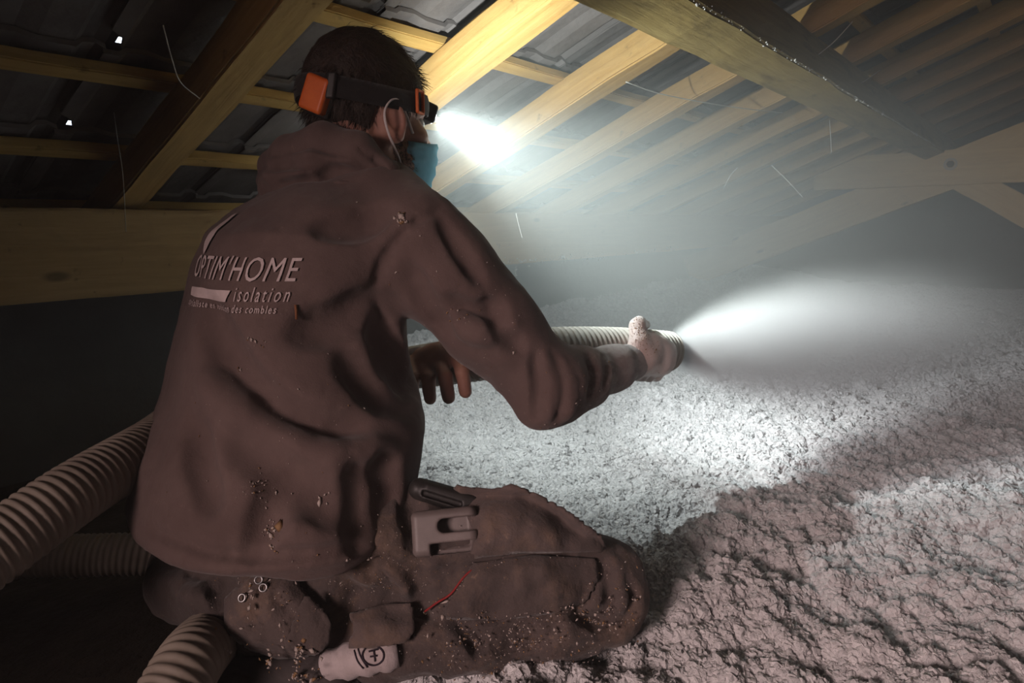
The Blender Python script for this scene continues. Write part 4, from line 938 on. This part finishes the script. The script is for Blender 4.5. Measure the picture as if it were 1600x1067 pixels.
# ================================================================== cobwebs, cables, lint on timbers
def roof_d(px, py, below): r = ray(px, py); return (C0 - below) / (r[2] + SL * r[1])
def thread(name, pts, r, label, cat, m, grp=None): return tag(link(name, sweep(name, catmull(pts, 8), r, 6), m, None, True), label, cat, grp)
thread('cable', [P(x, y, roof_d(x, y, .03)) for x, y in ((978, 128), (1030, 146), (1100, 160), (1165, 170), (1222, 176))], .0016, 'thin pale cable strung across the rafters above the haze', 'cable', M['web'], 'thin cables under the roof')
thread('cable', [P(x, y, roof_d(x, y, .02)) for x, y in ((255, 40), (268, 90), (282, 128), (312, 154))], .0011, 'thin wire hanging in the dark beside the leftmost rafter', 'cable', M['wire'], 'thin cables under the roof')
thread('cable', [P(x, y, 1.95) for x, y in ((1225, 94), (1265, 92), (1300, 68), (1332, 34))], .0016, 'thin wire drooping in the dark just above the slanted purlin', 'cable', M['wire'], 'thin cables under the roof')
thread('cable', [P(x, y, 2.4) for x, y in ((1318, 140), (1345, 130), (1378, 108))], .0014, 'short wire in the dark at upper right, farther along the purlin', 'cable', M['wire'], 'thin cables under the roof')
thread('cobweb_strand', [P(178, 175, 1.45), P(184, 220, 1.45), P(192, 275, 1.45), P(197, 362, 1.45)], .0008, 'dangling cobweb strand over the left end of the low beam', 'cobweb', M['web'], 'cobweb strands')
thread('cobweb_strand', [P(1296, 188, 2.7), P(1298, 215, 2.7), P(1299, 240, 2.7)], .0016, 'short cobweb hanging below the slanted purlin with a lump at its end', 'cobweb', M['web'], 'cobweb strands')
thread('cobweb_strand', [P(1205, 258, 2.6), P(1228, 280, 2.6), P(1254, 308, 2.6)], .0014, 'cobweb strand slanting in the haze left of the collar tie', 'cobweb', M['web'], 'cobweb strands')
thread('cobweb_strand', [P(1130, 296, 2.6), P(1140, 276, 2.6), P(1152, 262, 2.6)], .0014, 'cobweb scrap between the far rafters in the haze', 'cobweb', M['web'], 'cobweb strands')
thread('cobweb_strand', [P(806, 333, 1.75), P(810, 350, 1.75), P(816, 372, 1.75)], .0004, 'fine cobweb thread in front of the low beam beside the man\'s shoulder', 'cobweb', M['web'], 'cobweb strands')
def fluff(name, pts, label, size, seed):
    g = np.random.default_rng(seed); VV, FF = [], []
    for p in pts:
        s = size * g.lognormal(0, .5) * g.uniform(.5, 1.2, 3); Q = np.linalg.qr(g.normal(size=(3, 3)))[0]; FF.append(OF + 6 * len(VV)); VV.append((OCT * g.uniform(.6, 1.4, (6, 1)) * s) @ Q + p)
    return tag(link(name, npmesh(name, np.concatenate(VV), np.concatenate(FF)), M['web']), label, 'lint', kind='stuff')
g = np.random.default_rng(3)
pts = [np.array([x, PY + .002 - abs(g.normal(0, .003)), .556 + abs(g.normal(0, .010)) * (1 if g.random() < .8 else -1.2)]) for x in np.concatenate([g.normal(1.72, .12, 260), g.uniform(1.4, 4.0, 420)])]
for x0 in (1.80, 1.83, 2.10, 2.34): pts += [np.array([x0 + g.normal(0, .003), PY, .55 - .05 * g.random()]) for _ in range(22)]
fluff('dust_lint', pts, 'white lint clinging under the front edge of the low beam', .0030, 3)
e1 = ctr - NR * (ph / 2) - SD * (-pw / 2); e1v = np.array(e1); pts = [np.array([x, e1v[1], e1v[2]]) + g.normal(0, .0022, 3) for x in g.uniform(1.0, 4.4, 420)]
fluff('dust_lint', pts, 'pale lint and splinters along the edge of the slanted purlin', .0015, 5)

# ================================================================== dust jet and haze
def vol_mat(name):
    m = bpy.data.materials.new(name); m.use_nodes = True; t = m.node_tree; t.nodes.clear(); o = t.nodes.new('ShaderNodeOutputMaterial'); s = t.nodes.new('ShaderNodeVolumeScatter'); t.links.new(s.outputs[0], o.inputs['Volume']); return m, t, s
J0, J1 = HO_B + hax * .004, P(1600, 520, 2.15); jl = np.linalg.norm(J1 - J0); jx = (J1 - J0) / jl
R0, RS, RK = .034, .235, 3.0
bm = bmesh.new(); rows = []; NS = 24
xs_ = list(np.linspace(0, 1, 22))
for x in xs_:
    R = (R0 + RS * (1 - math.exp(-RK * x * jl))) * (1 if x < .86 else math.sqrt(max(0.0, 1 - ((x - .86) / .145) ** 2)))
    rows.append([bm.verts.new((x * jl, (R * (1 + .05 * math.sin(3 * a + 9 * x))) * math.cos(a), (R * (1 + .05 * math.sin(2 * a + 7 * x))) * math.sin(a))) for a in np.linspace(0, 2 * np.pi, NS, endpoint=False)])
for A, B in zip(rows, rows[1:]):
    for j in range(NS): bm.faces.new((A[j], A[(j + 1) % NS], B[(j + 1) % NS], B[j]))
bm.faces.new(rows[0][::-1]); bm.faces.new(rows[-1])
jm, t, sc_ = vol_mat('dust_jet_volume'); n_ = NT.__new__(NT); n_.t = t
v = n_.coords(); sep = n_.n('ShaderNodeSeparateXYZ'); n_.l(v, sep.inputs[0]); X_, Y_, Z_ = sep.outputs
rad = n_.math('SQRT', n_.math('ADD', n_.math('MULTIPLY', Y_, Y_), n_.math('MULTIPLY', Z_, Z_))); RR = n_.math('ADD', n_.math('MULTIPLY', n_.math('SUBTRACT', 1.0, n_.math('EXPONENT', n_.math('MULTIPLY', X_, -RK))), RS), R0)
e = n_.math('SUBTRACT', 1.0, n_.math('DIVIDE', rad, RR), True); e = n_.math('POWER', e, 2.0)
thin = n_.math('POWER', n_.math('DIVIDE', R0, RR), JET_POW := 1.25); fade = n_.math('POWER', n_.math('SUBTRACT', 1.0, n_.math('DIVIDE', X_, jl), True), 1.5)
nz_ = n_.noise(n_.coords((0.55, 1, 1)), 7, 3, .6, .4); nz_ = n_.math('ADD', n_.math('MULTIPLY', nz_, 1.5), .25)
dn = n_.math('MULTIPLY', n_.math('MULTIPLY', n_.math('MULTIPLY', e, thin), fade), n_.math('MULTIPLY', nz_, JET))
n_.l(dn, sc_.inputs['Density']); sc_.inputs['Color'].default_value = (.93, .94, .92, 1); sc_.inputs['Anisotropy'].default_value = -0.15
jet = link('dust_jet', bmmesh('dust_jet', bm), jm, None, True)
yv = nrm(np.cross(Uv, jx)); jet.matrix_world = Matrix.Translation(Vector(J0)) @ Matrix((Vector(jx), Vector(yv), Vector(np.cross(jx, yv)))).transposed().to_4x4()
tag(jet, 'bright cloud of white dust blowing from the hose end', 'dust cloud', kind='stuff')
hm_, t, sc_ = vol_mat('attic_haze'); n_ = NT.__new__(NT); n_.t = t; tcn = n_.n('ShaderNodeTexCoord'); dcl = n_.n('ShaderNodeVectorMath', operation='DISTANCE'); mpz = n_.n('ShaderNodeMapping'); mpz.inputs['Scale'].default_value = (1, 1, 1.9); n_.l(tcn.outputs['Object'], mpz.inputs[0]); n_.l(mpz.outputs[0], dcl.inputs[0]); dcl.inputs[1].default_value = tuple(P(1180, 440, 2.1) * np.array([1, 1, 1.9]))
mr = n_.n('ShaderNodeMapRange', interpolation_type='SMOOTHSTEP'); n_.l(dcl.outputs['Value'], mr.inputs['Value'])
for k, vv_ in (('From Min', 0.1), ('From Max', 2.0), ('To Min', HAZE + HAZE_CLOUD), ('To Max', HAZE)): mr.inputs[k].default_value = vv_
n_.l(mr.outputs[0], sc_.inputs['Density']); sc_.inputs['Color'].default_value = (.90, .95, .93, 1); sc_.inputs['Anisotropy'].default_value = 0.25
hz_me = box_mesh('airborne_haze', XB - XA + 1.2, 8.6, 3.4, 0, ((XA + XB) / 2, -1.3, 1.2)); hz_o = link('airborne_haze', hz_me, hm_)
tag(hz_o, 'thin dusty haze hanging in the attic air', 'haze', kind='stuff')

# ================================================================== a few parts that look different from their thing
for o in bpy.data.objects:
    if o.parent is not None:
        b = o.name.split('.')[0]
        lab = {'battery_case': 'orange battery case', 'buckle': 'orange strap buckle', 'face_mask': 'blue pleated surgical mask', 'sock': 'pale sock with a round dark logo', 'red_piping': 'thin red piping', 'washer': 'dull steel washer', 'eyelet': 'metal eyelet', 'lens': 'glowing white lens'}.get(b)
        if lab: o['label'] = lab
